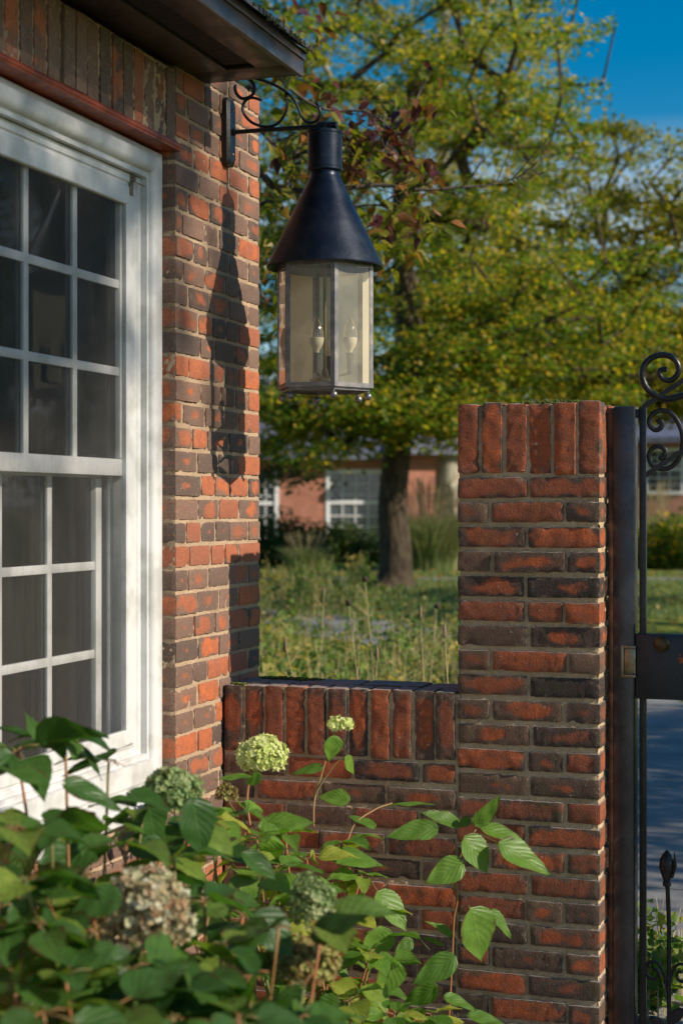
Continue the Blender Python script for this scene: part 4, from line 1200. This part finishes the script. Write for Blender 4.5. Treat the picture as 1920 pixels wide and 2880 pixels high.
def make_tree(name, label, cat, base, trunk, ells, n_spray, n_leaf, lsize, lmat, bmat, r0=.26, sr=.55, group=None, flat=.28, lean=None, clear=None, tip_r=.006):
    base = np.asarray(base, float); base[2] = tz(base[0], base[1]) - .05
    root = empty(name, base); tag(root, label, cat, group)
    tr = [base + np.asarray(q) for q in trunk]
    P = catmull(tr, 8); nodes = [p for p in P]; par = [-1] + list(range(len(P) - 1)); H = [p[2] for p in P]
    cs = []
    wts = np.array([e[2] for e in ells], float); wts /= wts.sum()
    while len(cs) < n_spray:
        e = ells[RNG.choice(len(ells), p=wts)]
        q = unit(RNG.normal(0, 1, 3)) * RNG.random() ** (1 / 2.4)
        c = np.asarray(e[0]) + (XV * q[0] * e[1][0] + DV * q[1] * e[1][1] + UP * q[2] * e[1][2])
        if clear is not None and clear(c): continue
        cs.append(c)
    mid = np.array(P[len(P) * 2 // 3])
    cs.sort(key=lambda c: np.linalg.norm(c - mid))
    first = len(P) // 2
    for c in cs:
        A = np.array(nodes[first:]); dd = np.linalg.norm(A - c, axis=1)
        pen = dd + .35 * np.maximum(0, A[:, 2] - c[2]) 
        k = int(np.argmin(pen)) + first
        a = np.array(nodes[k]); seg = max(1, int(dd[k - first] / .8))
        prev = k
        for s_ in range(1, seg + 1):
            u = s_ / seg; p = a + (c - a) * u + np.array([0, 0, .10 * dd[k - first] * math.sin(math.pi * u)]) + RNG.normal(0, .04, 3) * (s_ < seg)
            nodes.append(p); par.append(prev); prev = len(nodes) - 1
    w_ = np.zeros(len(nodes)); 
    ch = [[] for _ in nodes]
    for i, p in enumerate(par):
        if p >= 0: ch[p].append(i)
    for i in range(len(nodes) - 1, -1, -1): w_[i] = 1 + sum(w_[j] for j in ch[i])
    rad = r0 * (w_ / w_[0]) ** .48
    rad = np.maximum(rad, tip_r)
    mt, mbh = MB(), MB()
    np_ = len(P); rr = rad[:np_].copy(); rr = r0 * (1 - .55 * np.linspace(0, 1, np_)); rr[0] *= 1.95; rr[1] *= 1.45; rr[2] *= 1.2; rr[3] *= 1.08
    mt.tube(np.array(P), rr, 16)
    mt.build('trunk', bmat, root, angle=180)
    for i in range(np_, len(nodes)):
        j = par[i]; ra = min(rad[j], rr[min(j, np_ - 1)] * .6) if j < np_ else rad[j]
        mbh.tube([nodes[j], nodes[i]], [min(ra, rad[i] * 1.6), rad[i]], 5, cap=False)
    mbh.build('branches', bmat, root, angle=180)
    ml = MB(); pts = []
    for c in cs:
        k = int(n_leaf * RNG.uniform(.5, 1.4)); s_ = sr * RNG.uniform(.7, 1.3)
        q = RNG.normal(0, .45, (k, 3)) * s_; q[:, 2] *= flat; q[:, 2] -= .12 * (q[:, 0] ** 2 + q[:, 1] ** 2) / s_
        pts.append(c + q)
    Cn = np.concatenate(pts)
    if clear is not None:
        keep = np.array([not clear(c) for c in Cn]); Cn = Cn[keep]
    leaf_quads(ml, Cn, lsize)
    ml.build('crown', lmat, root, smooth=False)
    return root

def clr_main(c):
    x, y = px_of(c)
    if 915 < x < 1060 and y > 1045: return True
    if 735 < x < 890 and y > 1075 + RNG.normal(0, 15): return True
    if x < 735 and y > 1150: return True
    if x > 1395 + 22 * math.sin(y / 30) and y < 560: return True
    return y > 1130
b = atd(905, 1345, 22)
make_tree('maple_tree', 'broad green and gold tree with a single thick trunk on the lawn beyond the wall', 'tree', b,
  [(0, 0, 0), (.02, 0, .5), (-.02, 0, 1.2), (.05, .1, 2.2), (.15, .1, 3.6), (.1, 0, 5.2), (.3, .1, 7.0)],
  [(atd(1010, 380, 22), (3.0, 3.0, 4.0), 5), (atd(735, 950, 21.2), (1.1, 1.2, .95), 1.3), (atd(1010, 900, 21.2), (.9, 1.2, .75), .9), (atd(900, 940, 20.6), (.8, .6, .5), .45), (atd(1250, 760, 22), (1.8, 1.6, 1.1), 1)],
  430, 175, .074, M['leaf_maple'], M['bark'], r0=.24, sr=.55, clear=clr_main)
def clr_sky(c):
    x, y = px_of(c)
    if x > 1360 and y < 262 + 26 * math.sin(x / 23.): return True
    return (y > 915 + 15 * math.sin(x / 40.) and x < 1700)
b = atd(1680, 1330, 27)
make_tree('olive_tree', 'wide olive leaved tree with level boughs, its trunk hidden past the gate', 'tree', b,
  [(0, 0, 0), (0, 0, 1.2), (-.1, 0, 2.4), (-.2, .1, 4.0), (-.3, 0, 6.0)],
  [(atd(1580, 560, 27), (3.4, 3.2, 2.3), 4), (atd(1250, 700, 26.5), (2.9, 2.0, 1.5), 3.2), (atd(1000, 560, 27), (1.8, 1.6, 1.6), .8)],
  300, 170, .082, M['leaf_olive'], M['bark'], r0=.26, sr=.66, clear=clr_sky)
def clr_low(c):
    x, y = px_of(c); return y > 985 or y < 740
make_tree('low_tree', 'spreading low tree screening the long brick building behind the gate', 'tree', atd(1640, 1300, 40),
  [(0, 0, 0), (0, 0, 1.0), (-.1, 0, 1.8), (-.1, .1, 2.6), (-.1, 0, 3.2)],
  [(atd(1380, 865, 40), (4.8, 1.8, 1.2), 1)], 210, 170, .12, M['leaf_olive'], M['bark'], r0=.2, sr=.8, clear=clr_low)
def clr_tall(c):
    x, y = px_of(c)
    if x > 1330 + 30 * math.sin(y / 31.) and y < 560: return True
    return False
b = atd(1020, 1300, 36)
make_tree('tall_pale_tree', 'tall tree with pale bark rising behind the broad green tree', 'tree', b,
  [(0, 0, 0), (.1, 0, 2.5), (.05, 0, 5), (.0, 0, 8), (-.05, 0, 10.5), (.1, 0, 14)],
  [(atd(1000, 120, 36), (4.2, 3.0, 6.2), 1)], 210, 150, .105, M['leaf_gold'], M['bark_pale'], r0=.26, sr=.85, clear=clr_tall)
b = atd(560, 1300, 30)
make_tree('yard_tree', 'dark green tree mostly hidden behind the house corner', 'tree', b,
  [(0, 0, 0), (0, 0, 2), (.1, 0, 4), (.1, 0, 6)],
  [(atd(600, 620, 30), (2.4, 2.0, 4.0), 1)], 170, 130, .10, M['leaf_dark'], M['bark'], r0=.22, sr=.8)
# unseen trees added off to the right for their shade and window reflections
make_tree('added_tree', 'large unseen tree added far to the right for the windows to mirror', 'tree', (16, 40, 0),
  [(0, 0, 0), (0, 0, 2), (.1, 0, 4), (.1, 0, 6)],
  [((16, 40, 6.5), (6.5, 6, 5.5), 1)], 220, 110, .22, M['leaf_dark'], M['bark'], r0=.4, sr=1.7)

make_tree('added_tree', 'unseen leafy tree added to shade the path beyond the gate', 'tree', (7.5, 9.6, 0),
  [(0, 0, 0), (0, 0, 2), (.1, 0, 4), (.1, 0, 6)],
  [((7.0, 9.4, 4.75), (2.0, 3.6, .85), 1)], 90, 110, .13, M['leaf_dark'], M['bark'], r0=.2, sr=.9)
make_tree('added_tree', 'tall unseen tree added to dapple the top of the white window', 'tree', (9.8, 2.2, 0),
  [(0, 0, 0), (0, 0, 2), (.1, 0, 5), (.1, 0, 9)],
  [((9.6, 2.2, 9.95), (1.6, 1.25, .8), 1)], 46, 75, .11, M['leaf_dark'], M['bark'], r0=.2, sr=.6)
_r = vd_(10.5, 15)
make_tree('added_tree', 'unseen tree added to shade the lawn before the maple', 'tree', (_r[0], _r[1], 0),
  [(0, 0, 0), (0, 0, 2), (.1, 0, 4), (.1, 0, 6)],
  [((_r[0], _r[1], 5.8), (2.2, 2.6, 2.2), 1)], 46, 90, .12, M['leaf_dark'], M['bark'], r0=.2, sr=.7)
# dogwood just beyond the wall, its trunk behind the house
def dogwood():
    base = np.array([-3.35, 7.6, 0.0]); root = empty('dogwood_tree', base)
    tag(root, 'small tree with dark bare twigs and purple red leaves reaching out behind the lantern', 'tree')
    mt = MB(); mt.tube(catmull([base, base + (.05, .05, 1.0), base + (.0, .1, 1.9), base + (.1, 0, 2.9)], 6), np.linspace(.06, .03, 19), 10)
    mt.build('trunk', M['twig'], root, angle=180)
    mb = MB(); top = base + (.02, .1, 2.2)
    def br(pts, r0, r1): 
        P = catmull(pts, 7); mb.tube(P, np.linspace(r0, r1, len(P)), 6, cap=False); return P
    D = 7.6
    main = br([base + (0, .1, 2.0), atd(560, 440, D), atd(640, 436, D), atd(720, 440, D), atd(800, 432, D), atd(880, 425, D), atd(960, 436, D), atd(1060, 430, D), atd(1150, 420, D), atd(1235, 385, D)], .020, .0022)
    b2 = br([base + (0, .1, 2.3), atd(560, 230, D), atd(600, 300, D), atd(650, 345, D), atd(700, 350, D), atd(770, 330, D), atd(860, 300, D), atd(960, 330, D)], .014, .0022)
    b3 = br([base + (0, .1, 2.5), atd(560, 120, D - .3), atd(660, 200, D - .3), atd(740, 250, D - .3), atd(850, 260, D - .3), atd(930, 330, D - .3)], .012, .002)
    b4 = br([base + (0, .1, 1.9), atd(580, 500, D + .3), atd(700, 505, D + .3), atd(860, 470, D + .3), atd(940, 520, D + .3)], .012, .002)
    b5 = br([base + (0, .1, 1.6), atd(560, 640, D + .4), atd(610, 690, D + .4), atd(660, 660, D + .4), atd(720, 700, D + .4)], .010, .002)
    tips = []
    for B, n_, lo in ((main, 26, .25), (b2, 20, .2), (b3, 16, .2), (b4, 12, .2), (b5, 10, .3)):
        for i in range(n_):
            k = int(len(B) * RNG.uniform(lo, .98)); a = B[min(k, len(B) - 1)]
            d = unit(XV * RNG.uniform(.2, 1) + UP * RNG.normal(.1, .5) + DV * RNG.normal(0, .5)); l = RNG.uniform(.12, .42)
            m_ = a + d * l * .5 + RNG.normal(0, .015, 3); e = a + d * l + np.array([0, 0, RNG.uniform(0, .08)])
            mb.tube([a, m_, e], [.0035, .0022, .0012], 4, cap=False); tips.append((e, B is main))
            if RNG.random() < .7:
                e2 = m_ + unit(d + RNG.normal(0, .6, 3)) * l * .5; mb.tube([m_, e2], [.002, .001], 4, cap=False); tips.append((e2, B is main))
    mb.build('branches', M['twig'], root, angle=180)
    ml, mg = MB(), MB()
    for e, ismain in tips:
        x, y = px_of(e)
        if ismain and x > 930: continue
        if x > 1000: continue
        red = (y < 380 and x > 760 and RNG.random() < .5) or RNG.random() < .12
        for j in range(RNG.integers(3, 7)):
            a = RNG.uniform(0, 6.28); d = np.array([math.cos(a), math.sin(a), RNG.uniform(-1.2, -.1)])
            l = RNG.uniform(.055, .10)
            leaf(ml if red else mg, e + RNG.normal(0, .03, 3), d, unit(UP + RNG.normal(0, .5, 3)), l, l * .5, .2, .35, nt_=5, ns=1, teeth=0)
    # dense red spray right of the bracket, green sprays by the wall
    for (cx, cy, sx, sy, n_, m_) in ((860,290,55,36,30,ml),(780,225,60,26,12,ml),(900,350,30,22,12,ml),(690,60,50,50,14,ml),(640,150,40,40,26,mg),(700,300,80,60,30,mg),(900,500,40,30,18,ml),(640,470,50,60,60,mg),(650,620,50,70,70,mg),(930,480,50,40,30,mg),(910,590,30,30,30,mg)):
        for i in range(n_):
            p = atd(cx + RNG.normal(0, sx), cy + RNG.normal(0, sy), D + RNG.normal(0, .25))
            a = RNG.uniform(0, 6.28); d = np.array([math.cos(a), math.sin(a), RNG.uniform(-1.2, .1)]); l = RNG.uniform(.055, .10)
            leaf(m_, p, d, unit(UP + RNG.normal(0, .5, 3)), l, l * .5, .2, .35, nt_=5, ns=1, teeth=0)
    ml.build('crown', M['leaf_red'], root, angle=180)
    mg.build('green_leaves', M['leaf_gdog'], root, angle=180)
dogwood()

# =================================================================== FAR BUILDINGS
M['blue_slate'] = m_simple('blue slate roof', (.13,.14,.20), .6, 0, .35, .01, 12, .5, 3)
M['farwhite'] = m_simple('far white paint', (.74,.75,.78), .5, 0, .05)
M['farglass'] = m_simple('far window glass', (.05,.06,.065), .08, 0, .2, spec=.9)
def far_house(name, label, p0, p1, depth, zb, h, roof_h, over=.4, wins=(), brick=None, gable=False):
    """p0, p1: ground ends of the front wall (x, y)"""
    p0 = np.array(p0); p1 = np.array(p1); L = np.linalg.norm(p1 - p0); u = np.append((p1 - p0) / L, 0); n = np.array([u[1], -u[0], 0])
    o3 = np.array([p0[0], p0[1], zb]); root = empty(name, o3 + u * L / 2); tag(root, label, 'house')
    def W(a, b, c): return o3 + u * a - n * b + UP * c       # a along, b back, c up
    def bx(mb, a0, a1, b0, b1, c0, c1):
        V = [W(a, b, c) for c in (c0, c1) for (a, b) in ((a0, b0), (a1, b0), (a1, b1), (a0, b1))]
        mb.add(V, [(0,3,2,1),(4,5,6,7),(0,1,5,4),(1,2,6,5),(2,3,7,6),(3,0,4,7)])
    mb = MB(); ws = sorted(wins); th = .25; cur = 0
    for (a, c, w_, hh) in ws:
        bx(mb, cur, a, 0, th, 0, h); bx(mb, a, a + w_, 0, th, 0, c); bx(mb, a, a + w_, 0, th, c + hh, h); cur = a + w_
    bx(mb, cur, L, 0, th, 0, h); bx(mb, 0, th, th, depth, 0, h); bx(mb, L - th, L, th, depth, 0, h); bx(mb, th, L - th, depth - th, depth, 0, h)
    mb.build('wall', brick or M['brick_far'], root, smooth=False)
    mb = MB(); e = over; rd = depth / 2
    if gable:
        V = [W(-e, -e, h), W(L + e, -e, h), W(L + e, depth + e, h), W(-e, depth + e, h), W(-e, rd, h + roof_h), W(L + e, rd, h + roof_h)]
    else:
        V = [W(-e, -e, h), W(L + e, -e, h), W(L + e, depth + e, h), W(-e, depth + e, h), W(rd * .8, rd, h + roof_h), W(L - rd * .8, rd, h + roof_h)]
    V += [q + np.array([0, 0, -.16]) for q in V[:4]]
    mb.add(V, [(0,1,5,4),(1,2,5),(2,3,4,5),(3,0,4),(6,7,1,0),(7,8,2,1),(8,9,3,2),(9,6,0,3),(9,8,7,6)])
    mb.build('roof', M['blue_slate'], root, smooth=False)
    for (a, c, w_, hh) in ws:
        mb = MB(); f = .09
        bx(mb, a, a + f, -.03, .12, c, c + hh); bx(mb, a + w_ - f, a + w_, -.03, .12, c, c + hh)
        bx(mb, a + f, a + w_ - f, -.03, .12, c + hh - f, c + hh); bx(mb, a + f, a + w_ - f, -.06, .12, c, c + f)
        bx(mb, a + f, a + w_ - f, .0, .08, c + hh * .52, c + hh * .52 + .07)
        nc = 4 if w_ > 1.1 else 3
        if w_ > 1.5: bx(mb, a + w_ / 2 - .07, a + w_ / 2 + .07, -.02, .10, c + f, c + hh - f); nc = 6
        for i in range(1, nc): 
            x_ = a + f + (w_ - 2*f) * i / nc; bx(mb, x_ - .012, x_ + .012, .02, .06, c + f, c + hh - f)
        for i in range(1, 6):
            if i == 3: continue
            z_ = c + f + (hh - 2*f) * i / 6; bx(mb, a + f, a + w_ - f, .02, .058, z_ - .012, z_ + .012)
        wi = mb.build('window', M['farwhite'], root, smooth=False)
        mb = MB(); bx(mb, a + f, a + w_ - f, .065, .075, c + f, c + hh - f); mb.build('pane', M['farglass'], wi, smooth=False)
    return root, W, bx
zb1 = .54
# front wall roughly facing the viewer at ~36 m
pa = vd(-8.0, 34.4); pb = vd(1.62, 36.2)
Lw = np.linalg.norm(np.array(pb) - np.array(pa))
def along(xd, p0, p1):       # distance along a far wall at a display x
    p0 = np.array(p0); p1 = np.array(p1); k = (xd / .81667 - 960) / F
    r0, d0 = C*p0[0]+S*p0[1], -S*p0[0]+C*p0[1]; r1, d1 = C*p1[0]+S*p1[1], -S*p1[0]+C*p1[1]
    t_ = (k*d0 - r0) / ((r1-r0) - k*(d1-d0)); return t_ * np.linalg.norm(p1 - p0)
a0 = along(748, pa, pb); a1 = along(884, pa, pb); b0 = along(560, pa, pb); b1 = along(640, pa, pb)
h1, W1, bx1 = far_house('brick_cottage', 'low brick cottage with white paned windows and blue slate roof behind the tree trunk', pa, pb, 7.0, zb1 - .1, 2.35, 1.9, wins=[(a0, .40, a1 - a0, 1.58), (b0, .42, b1 - b0, 1.5)])
pc = vd(1.4, 33.0); pd = vd(5.4, 35.8)
a = .5
h2, W2, bx2 = far_house('brick_cottage', 'sunlit brick wing with a purple slate roof seen past the right of the tree trunk', vd(1.36, 35.6), vd(3.9, 36.5), 2.5, zb1 - .1, 2.45, 1.1, wins=[], gable=False)
mb = MB(); bxc = atd(962, 900, 40)
hh = empty('brick_chimney', (bxc[0], bxc[1], zb1)); tag(hh, 'tall brick chimney rising behind the cottage roof among leaves', 'chimney')
mb = MB(); mb.box((bxc[0] - .45, bxc[1] - .4, 0), (bxc[0] + .45, bxc[1] + .4, atd(962, 740, 40)[2])); mb.box((bxc[0] - .52, bxc[1] - .47, atd(962, 740, 40)[2] + .001), (bxc[0] + .52, bxc[1] + .47, atd(962, 728, 40)[2]))
mb.build('stack', M['brick_far'], hh, smooth=False)
M['brick_far2'] = m_brickwall('far brick pink', (.60,.27,.19), (.44,.19,.14), (.50,.38,.32))
p3, p4 = vd(3.4, 47), vd(12.5, 45)
h3, W3, bx3 = far_house('brick_hall', 'long brick building with a slate roof far behind the trees on the right', p3, p4, 8, zb1 - .2, 3.2, .9, wins=[(1.6, 1.6, 1.1, 1.3), (5.2, 1.6, 1.1, 1.3), (3.4, .3, 1.1, 1.2)], brick=M['brick_far2'])

# =================================================================== SHRUBS, GRASSES, PERENNIALS
def bush(name, label, c, rx, ry, rz, n, ls, mat, group=None):
    c = np.asarray(c, float); c[2] = tz(c[0], c[1]); root = empty(name, c); tag(root, label, 'shrub', group)
    q = RNG.normal(0, 1, (n, 3)); q /= np.linalg.norm(q, axis=1, keepdims=True); q *= (RNG.random((n, 1)) ** .45)
    q *= 1 + .18 * np.sin(q[:, :1] * 7 + 1) * np.sin(q[:, 1:2] * 6) 
    Cn = c + XV * q[:, :1] * rx + DV * q[:, 1:2] * ry + UP * (np.abs(q[:, 2:3]) * rz)
    ml = MB(); leaf_quads(ml, Cn, ls, .8); ml.build('foliage', mat, root, smooth=False)
    mb = MB()
    for i in range(9):
        a = RNG.uniform(0, 6.28); mb.tube([c, c + (math.cos(a) * rx * .3, math.sin(a) * ry * .3, rz * .4), c + (math.cos(a) * rx * .6, math.sin(a) * ry * .6, rz * .8)], .012, 4, cap=False)
    mb.build('stems', M['bark'], root)
G = 'shrubs along the cottage'
bush('shrub', 'dark rounded shrub under the cottage window', atd(775, 1300, 32), 1.0, .7, .75, 3800, .09, M['leaf_dark'], G)
bush('shrub', 'dark shrub at the left end of the cottage wall beside the house corner', atd(640, 1315, 30), 1.0, .7, .95, 3800, .09, M['leaf_dark'], G)
bush('shrub', 'small green shrub beside the maple trunk on its left', atd(850, 1318, 31), .5, .5, .5, 1800, .08, M['leaf_dark'], G)
bush('shrub', 'leafy green shrub beyond the gate at the right edge', atd(1560, 1320, 28), .9, .8, .95, 3200, .1, M['leaf_maple'], None)
t = NT('ornamental grass'); r = t.sep(t.attr('lr'))
cg = t.mix(r[0], (.13,.21,.06), (.32,.36,.14)); cg = t.mix(t.ramp(r[1], .7, .9), cg, (.42,.36,.20))
M['grass'] = t.end(t.n('MixShader', {0: .4, 1: t.pbr(cg, .6), 2: t.n('BsdfTranslucent', {'Color': cg}).outputs[0]}).outputs[0])
def blades(mb, c, R0, H, n, wd=.008, lean=.5, seg=5):
    c = np.asarray(c, float)
    for i in range(n):
        a = RNG.uniform(0, 6.28); rr = R0 * math.sqrt(RNG.random()) * .35; d = np.array([math.cos(a), math.sin(a), 0])
        b = c + d * rr; h = H * RNG.uniform(.5, 1.05); ln = lean * RNG.uniform(.3, 1.2) * H; sd = np.array([-d[1], d[0], 0])
        yaw = RNG.uniform(-1, 1); sd = sd * math.cos(yaw) + d * math.sin(yaw)
        V = []
        for k in range(seg + 1):
            u = k / seg; p = b + d * ln * u ** 2.2 + UP * (h * (u - .25 * u ** 3)); w_ = wd * (1 - u * .85)
            V += [p - sd * w_, p + sd * w_]
        mb.add(V, [(2*k, 2*k+1, 2*k+3, 2*k+2) for k in range(seg)], lr=RNG.random(3))
def grass_clump(label, c, R0, H, n, group='ornamental grass clumps', wd=.009):
    c = np.asarray(c, float); c[2] = tz(c[0], c[1]); root = empty('ornamental_grass', c); tag(root, label, 'grass clump', group)
    mb = MB(); blades(mb, c, R0, H, n, wd); mb.build('blades', M['grass'], root, angle=180)
    mb = MB()
    for i in range(n // 14):
        a = RNG.uniform(0, 6.28); l = R0 * RNG.uniform(.1, .5); e = c + (math.cos(a) * l, math.sin(a) * l, H * RNG.uniform(.95, 1.25))
        mb.tube([c, c * .5 + e * .5 - (0, 0, -.05), e], [.004, .003, .006], 3, cap=False, lr=np.array([.9, .95, .5]))
    mb.build('plumes', M['grass'], root, angle=180)
grass_clump('pale green grass clump right of the maple trunk', atd(985, 1325, 27), 1.4, 1.25, 2200, wd=.013)
grass_clump('pale grass clump between the pillar and the other clump', atd(1050, 1325, 28), 1.2, 1.2, 1500, wd=.013)
grass_clump('tall feathery grass clump seen through the gate', atd(1500, 1325, 29), 1.0, 1.25, 900, wd=.013)
grass_clump('low grass clump left of the maple trunk', atd(700, 1330, 27), .9, .55, 700, wd=.012)

# perennials: countless small plants
M['perleaf'] = tl('perennial leaves', (.045,.11,.022), (.20,.29,.06), (.48,.36,.10), trans=.45, rough=.6)
M['perstem'] = m_simple('dry stems', (.38,.31,.15), .8, 0, .6, vs=6)
ml, ms, mg = MB(), MB(), MB()
def perennial(c, H, n_st):
    c = np.asarray(c, float); z = tz(c[0], c[1]); Cl = []
    for i in range(n_st):
        a = RNG.uniform(0, 6.28); l = RNG.uniform(0, .30) * H; h = H * RNG.uniform(.45, 1.05)
        b = np.array([c[0] + RNG.normal(0, .05), c[1] + RNG.normal(0, .05), z]); e = b + (math.cos(a) * l, math.sin(a) * l, h)
        m_ = b * .5 + e * .5 + (0, 0, h * .06)
        ms.tube([b, m_, e], [.0035, .0025, .0013], 3, cap=False)
        k = int(RNG.integers(8, 20)); u = RNG.uniform(.25, 1.0, k)[:, None]
        Cl.append(b + (e - b) * u + RNG.normal(0, .035, (k, 3)))
    leaf_quads(ml, np.concatenate(Cl), RNG.uniform(.025, .065), .8, .6, tone=RNG.random(3) ** np.array([1, .8, 1]))
for i in range(250):
    d = RNG.uniform(6.6, 17.5); x = RNG.uniform(560, 1060)
    p = atd(x, 1600, d)
    if i < 40:
        d = RNG.uniform(5.6, 8.5); p = atd(RNG.uniform(590, 1060), 1600, d)
    if x > 860 and d > 14.6: continue
    H = (1.0 if x < 860 else .85) * np.interp(d, [6, 9, 13, 18], [.86, .80, .55, .35]) * RNG.uniform(.7, 1.15)
    perennial(p, H, int(RNG.integers(5, 10)))
for i in range(12):
    p = atd(RNG.uniform(1450, 1490), 1600, RNG.uniform(4.95, 5.4)); perennial(p, RNG.uniform(.16, .34), 5)
for i in range(30):
    d = RNG.uniform(18, 22.5); p = atd(RNG.uniform(580, 860), 1600, d); perennial(p, RNG.uniform(.3, .6), 8)
for i in range(80):
    p = atd(RNG.uniform(890, 1075), 1600, RNG.uniform(10, 14.4)); perennial(p, RNG.uniform(.5, .8), int(RNG.integers(6, 11)))
tag(ml.build('perennials', M['perleaf'], org=(-3, 10, 0), smooth=False), 'tangle of small leafy perennials filling the bed behind the low wall', 'perennials', kind='stuff')
tag(ms.build('stems', M['perstem'], org=(-3, 10, 0)), 'thin dry stems standing among the perennials behind the low wall', 'stems', kind='stuff')
mb = MB(); n = 26000
rr = RNG.uniform(-26, 40, n); dd = RNG.uniform(72, 84, n); top = 6.5 + 1.8 * np.sin(rr * .45) + 1.2 * np.sin(rr * 1.13 + 1) + .8 * np.sin(rr * 2.7)
zz = .54 + top * (RNG.random(n) ** .8)
leaf_quads(mb, np.stack([C * rr - S * dd, S * rr + C * dd, zz], 1), .42, .8)
tag(mb.build('far_wood', M['leaf_olive'], org=(-20, 70, 0), smooth=False), 'far line of leafy trees closing the view behind the buildings', 'far wood', kind='stuff')
# lawn blades and fallen leaves
mb = MB()
n = 26000; dd = RNG.uniform(13, 26, n); rr = RNG.uniform(-.085, .215, n) * dd
X = C * rr - S * dd; Y = S * rr + C * dd; Z = tz(X, Y)
h = RNG.uniform(.03, .09, n); a = RNG.uniform(0, 6.28, n); wv = .010
off_path = np.ones(n, bool)
B = np.stack([X, Y, Z], 1); sd = np.stack([np.cos(a), np.sin(a), 0*a], 1) * wv; tp = B + np.stack([RNG.normal(0, .02, n), RNG.normal(0, .02, n), h], 1)
dA = -S * X + C * Y
keep = ~((np.abs(dA - 23.95) < .55)) & ~((X < -1.2) & (dA < 18.4) & (rr > .08 * dA)) & ~((dA > 15.6) & (dA < 18.4)) & ~((dA < 15.6) & (rr > .13 * dA))
B, sd, tp = B[keep], sd[keep], tp[keep]; n = len(B)
V = np.stack([B - sd, B + sd, tp], 1).reshape(-1, 3)
mb.add(V, np.arange(n * 3).reshape(-1, 3), lr=np.repeat(RNG.random((n, 3)) * np.array([.6, .75, 1]), 3, 0))
tag(mb.build('grass', M['grass'], org=(0, 14, 0), smooth=False), 'short lawn grass under the trees beyond the wall', 'grass', kind='stuff')
mb = MB(); n = 1000; dd = RNG.uniform(17, 26, n); rr = RNG.uniform(-.085, .215, n) * dd
X = C * rr - S * dd; Y = S * rr + C * dd
leaf_quads(mb, np.stack([X, Y, tz(X, Y) + .055], 1), .07, .3)
tag(mb.build('fallen_leaves', tl('fallen leaves', (.30,.17,.03), (.20,.10,.03), (.40,.28,.05), trans=.2), org=(0, 14, 0), smooth=False), 'yellow and brown leaves scattered over the lawn and path', 'fallen leaves', kind='stuff')

# single dried stalks that rise above the rest
def stalk(x, y, d, label, kind=0):
    tip = atd(x, y, d); base = np.array([tip[0] + RNG.normal(0, .06), tip[1] + RNG.normal(0, .06), tz(tip[0], tip[1])])
    root = empty('dried_flower_stalk', base); tag(root, label, 'dried stalk', 'dried flower stalks behind the low wall')
    P = catmull([base, base * .5 + tip * .5 + (RNG.normal(0, .03), 0, 0), tip], 6)
    mb = MB(); mb.tube(P, np.linspace(.005, .0022, len(P)), 5)
    for k in range(6):
        p = P[int(len(P) * RNG.uniform(.4, .95))]; mb.tube([p, p + unit(XV * RNG.normal(0, 1) + UP * .9) * RNG.uniform(.04, .12)], [.002, .001], 3)
    mb.build('stalk', M['perstem'], root)
    V, Fc = box_topo(3, 3, 3); Vn = V / np.linalg.norm(V, axis=1, keepdims=True)
    mb = MB()
    if kind == 0:
        mb.add(Vn * (1 + .15 * RNG.random((len(Vn), 1))) * .014 + tip, Fc)
    else:
        mb.add(Vn * (1 + .25 * RNG.random((len(Vn), 1))) * np.array([.007, .007, .03]) + tip, Fc)
    mb.build('seed_head', m_sh[kind], root)
m_sh = [m_simple('dark seed head', (.05,.03,.025), .9), m_simple('tan seed head', (.22,.16,.10), .9)]
for q in [(965,1405,7.5,'dark tipped stalk standing just left of the tall pillar',1),(1003,1392,8.5,'stalk with a round pale head nearest the tall pillar',0),(838,1330,9,'stalk with a dark round head in front of the trunk base',0),(865,1500,6.6,'slender stalk bending up in front of the middle of the low wall',1),(743,1360,9.5,'stalk with a tan seed spike left of the trunk',1),(655,1480,6.8,'short stalk close beside the house corner',1),(1020,1450,6.5,'arching stalk leaning toward the tall pillar',1),(800,1385,8,'dark round headed stalk left of the leafy gap before the trunk',0)]:
    stalk(*q)

# =================================================================== RENDER SETTINGS
SC.view_settings.view_transform = 'Standard'; SC.view_settings.look = 'None'
SC.view_settings.exposure = 0.12; SC.view_settings.gamma = 1.0
SC.render.engine = 'CYCLES'
SC.cycles.use_denoising = True
SC.cycles.max_bounces = 8; SC.cycles.transparent_max_bounces = 16
SC.cycles.sample_clamp_indirect = 6
SC.cycles.caustics_reflective = False; SC.cycles.caustics_refractive = False
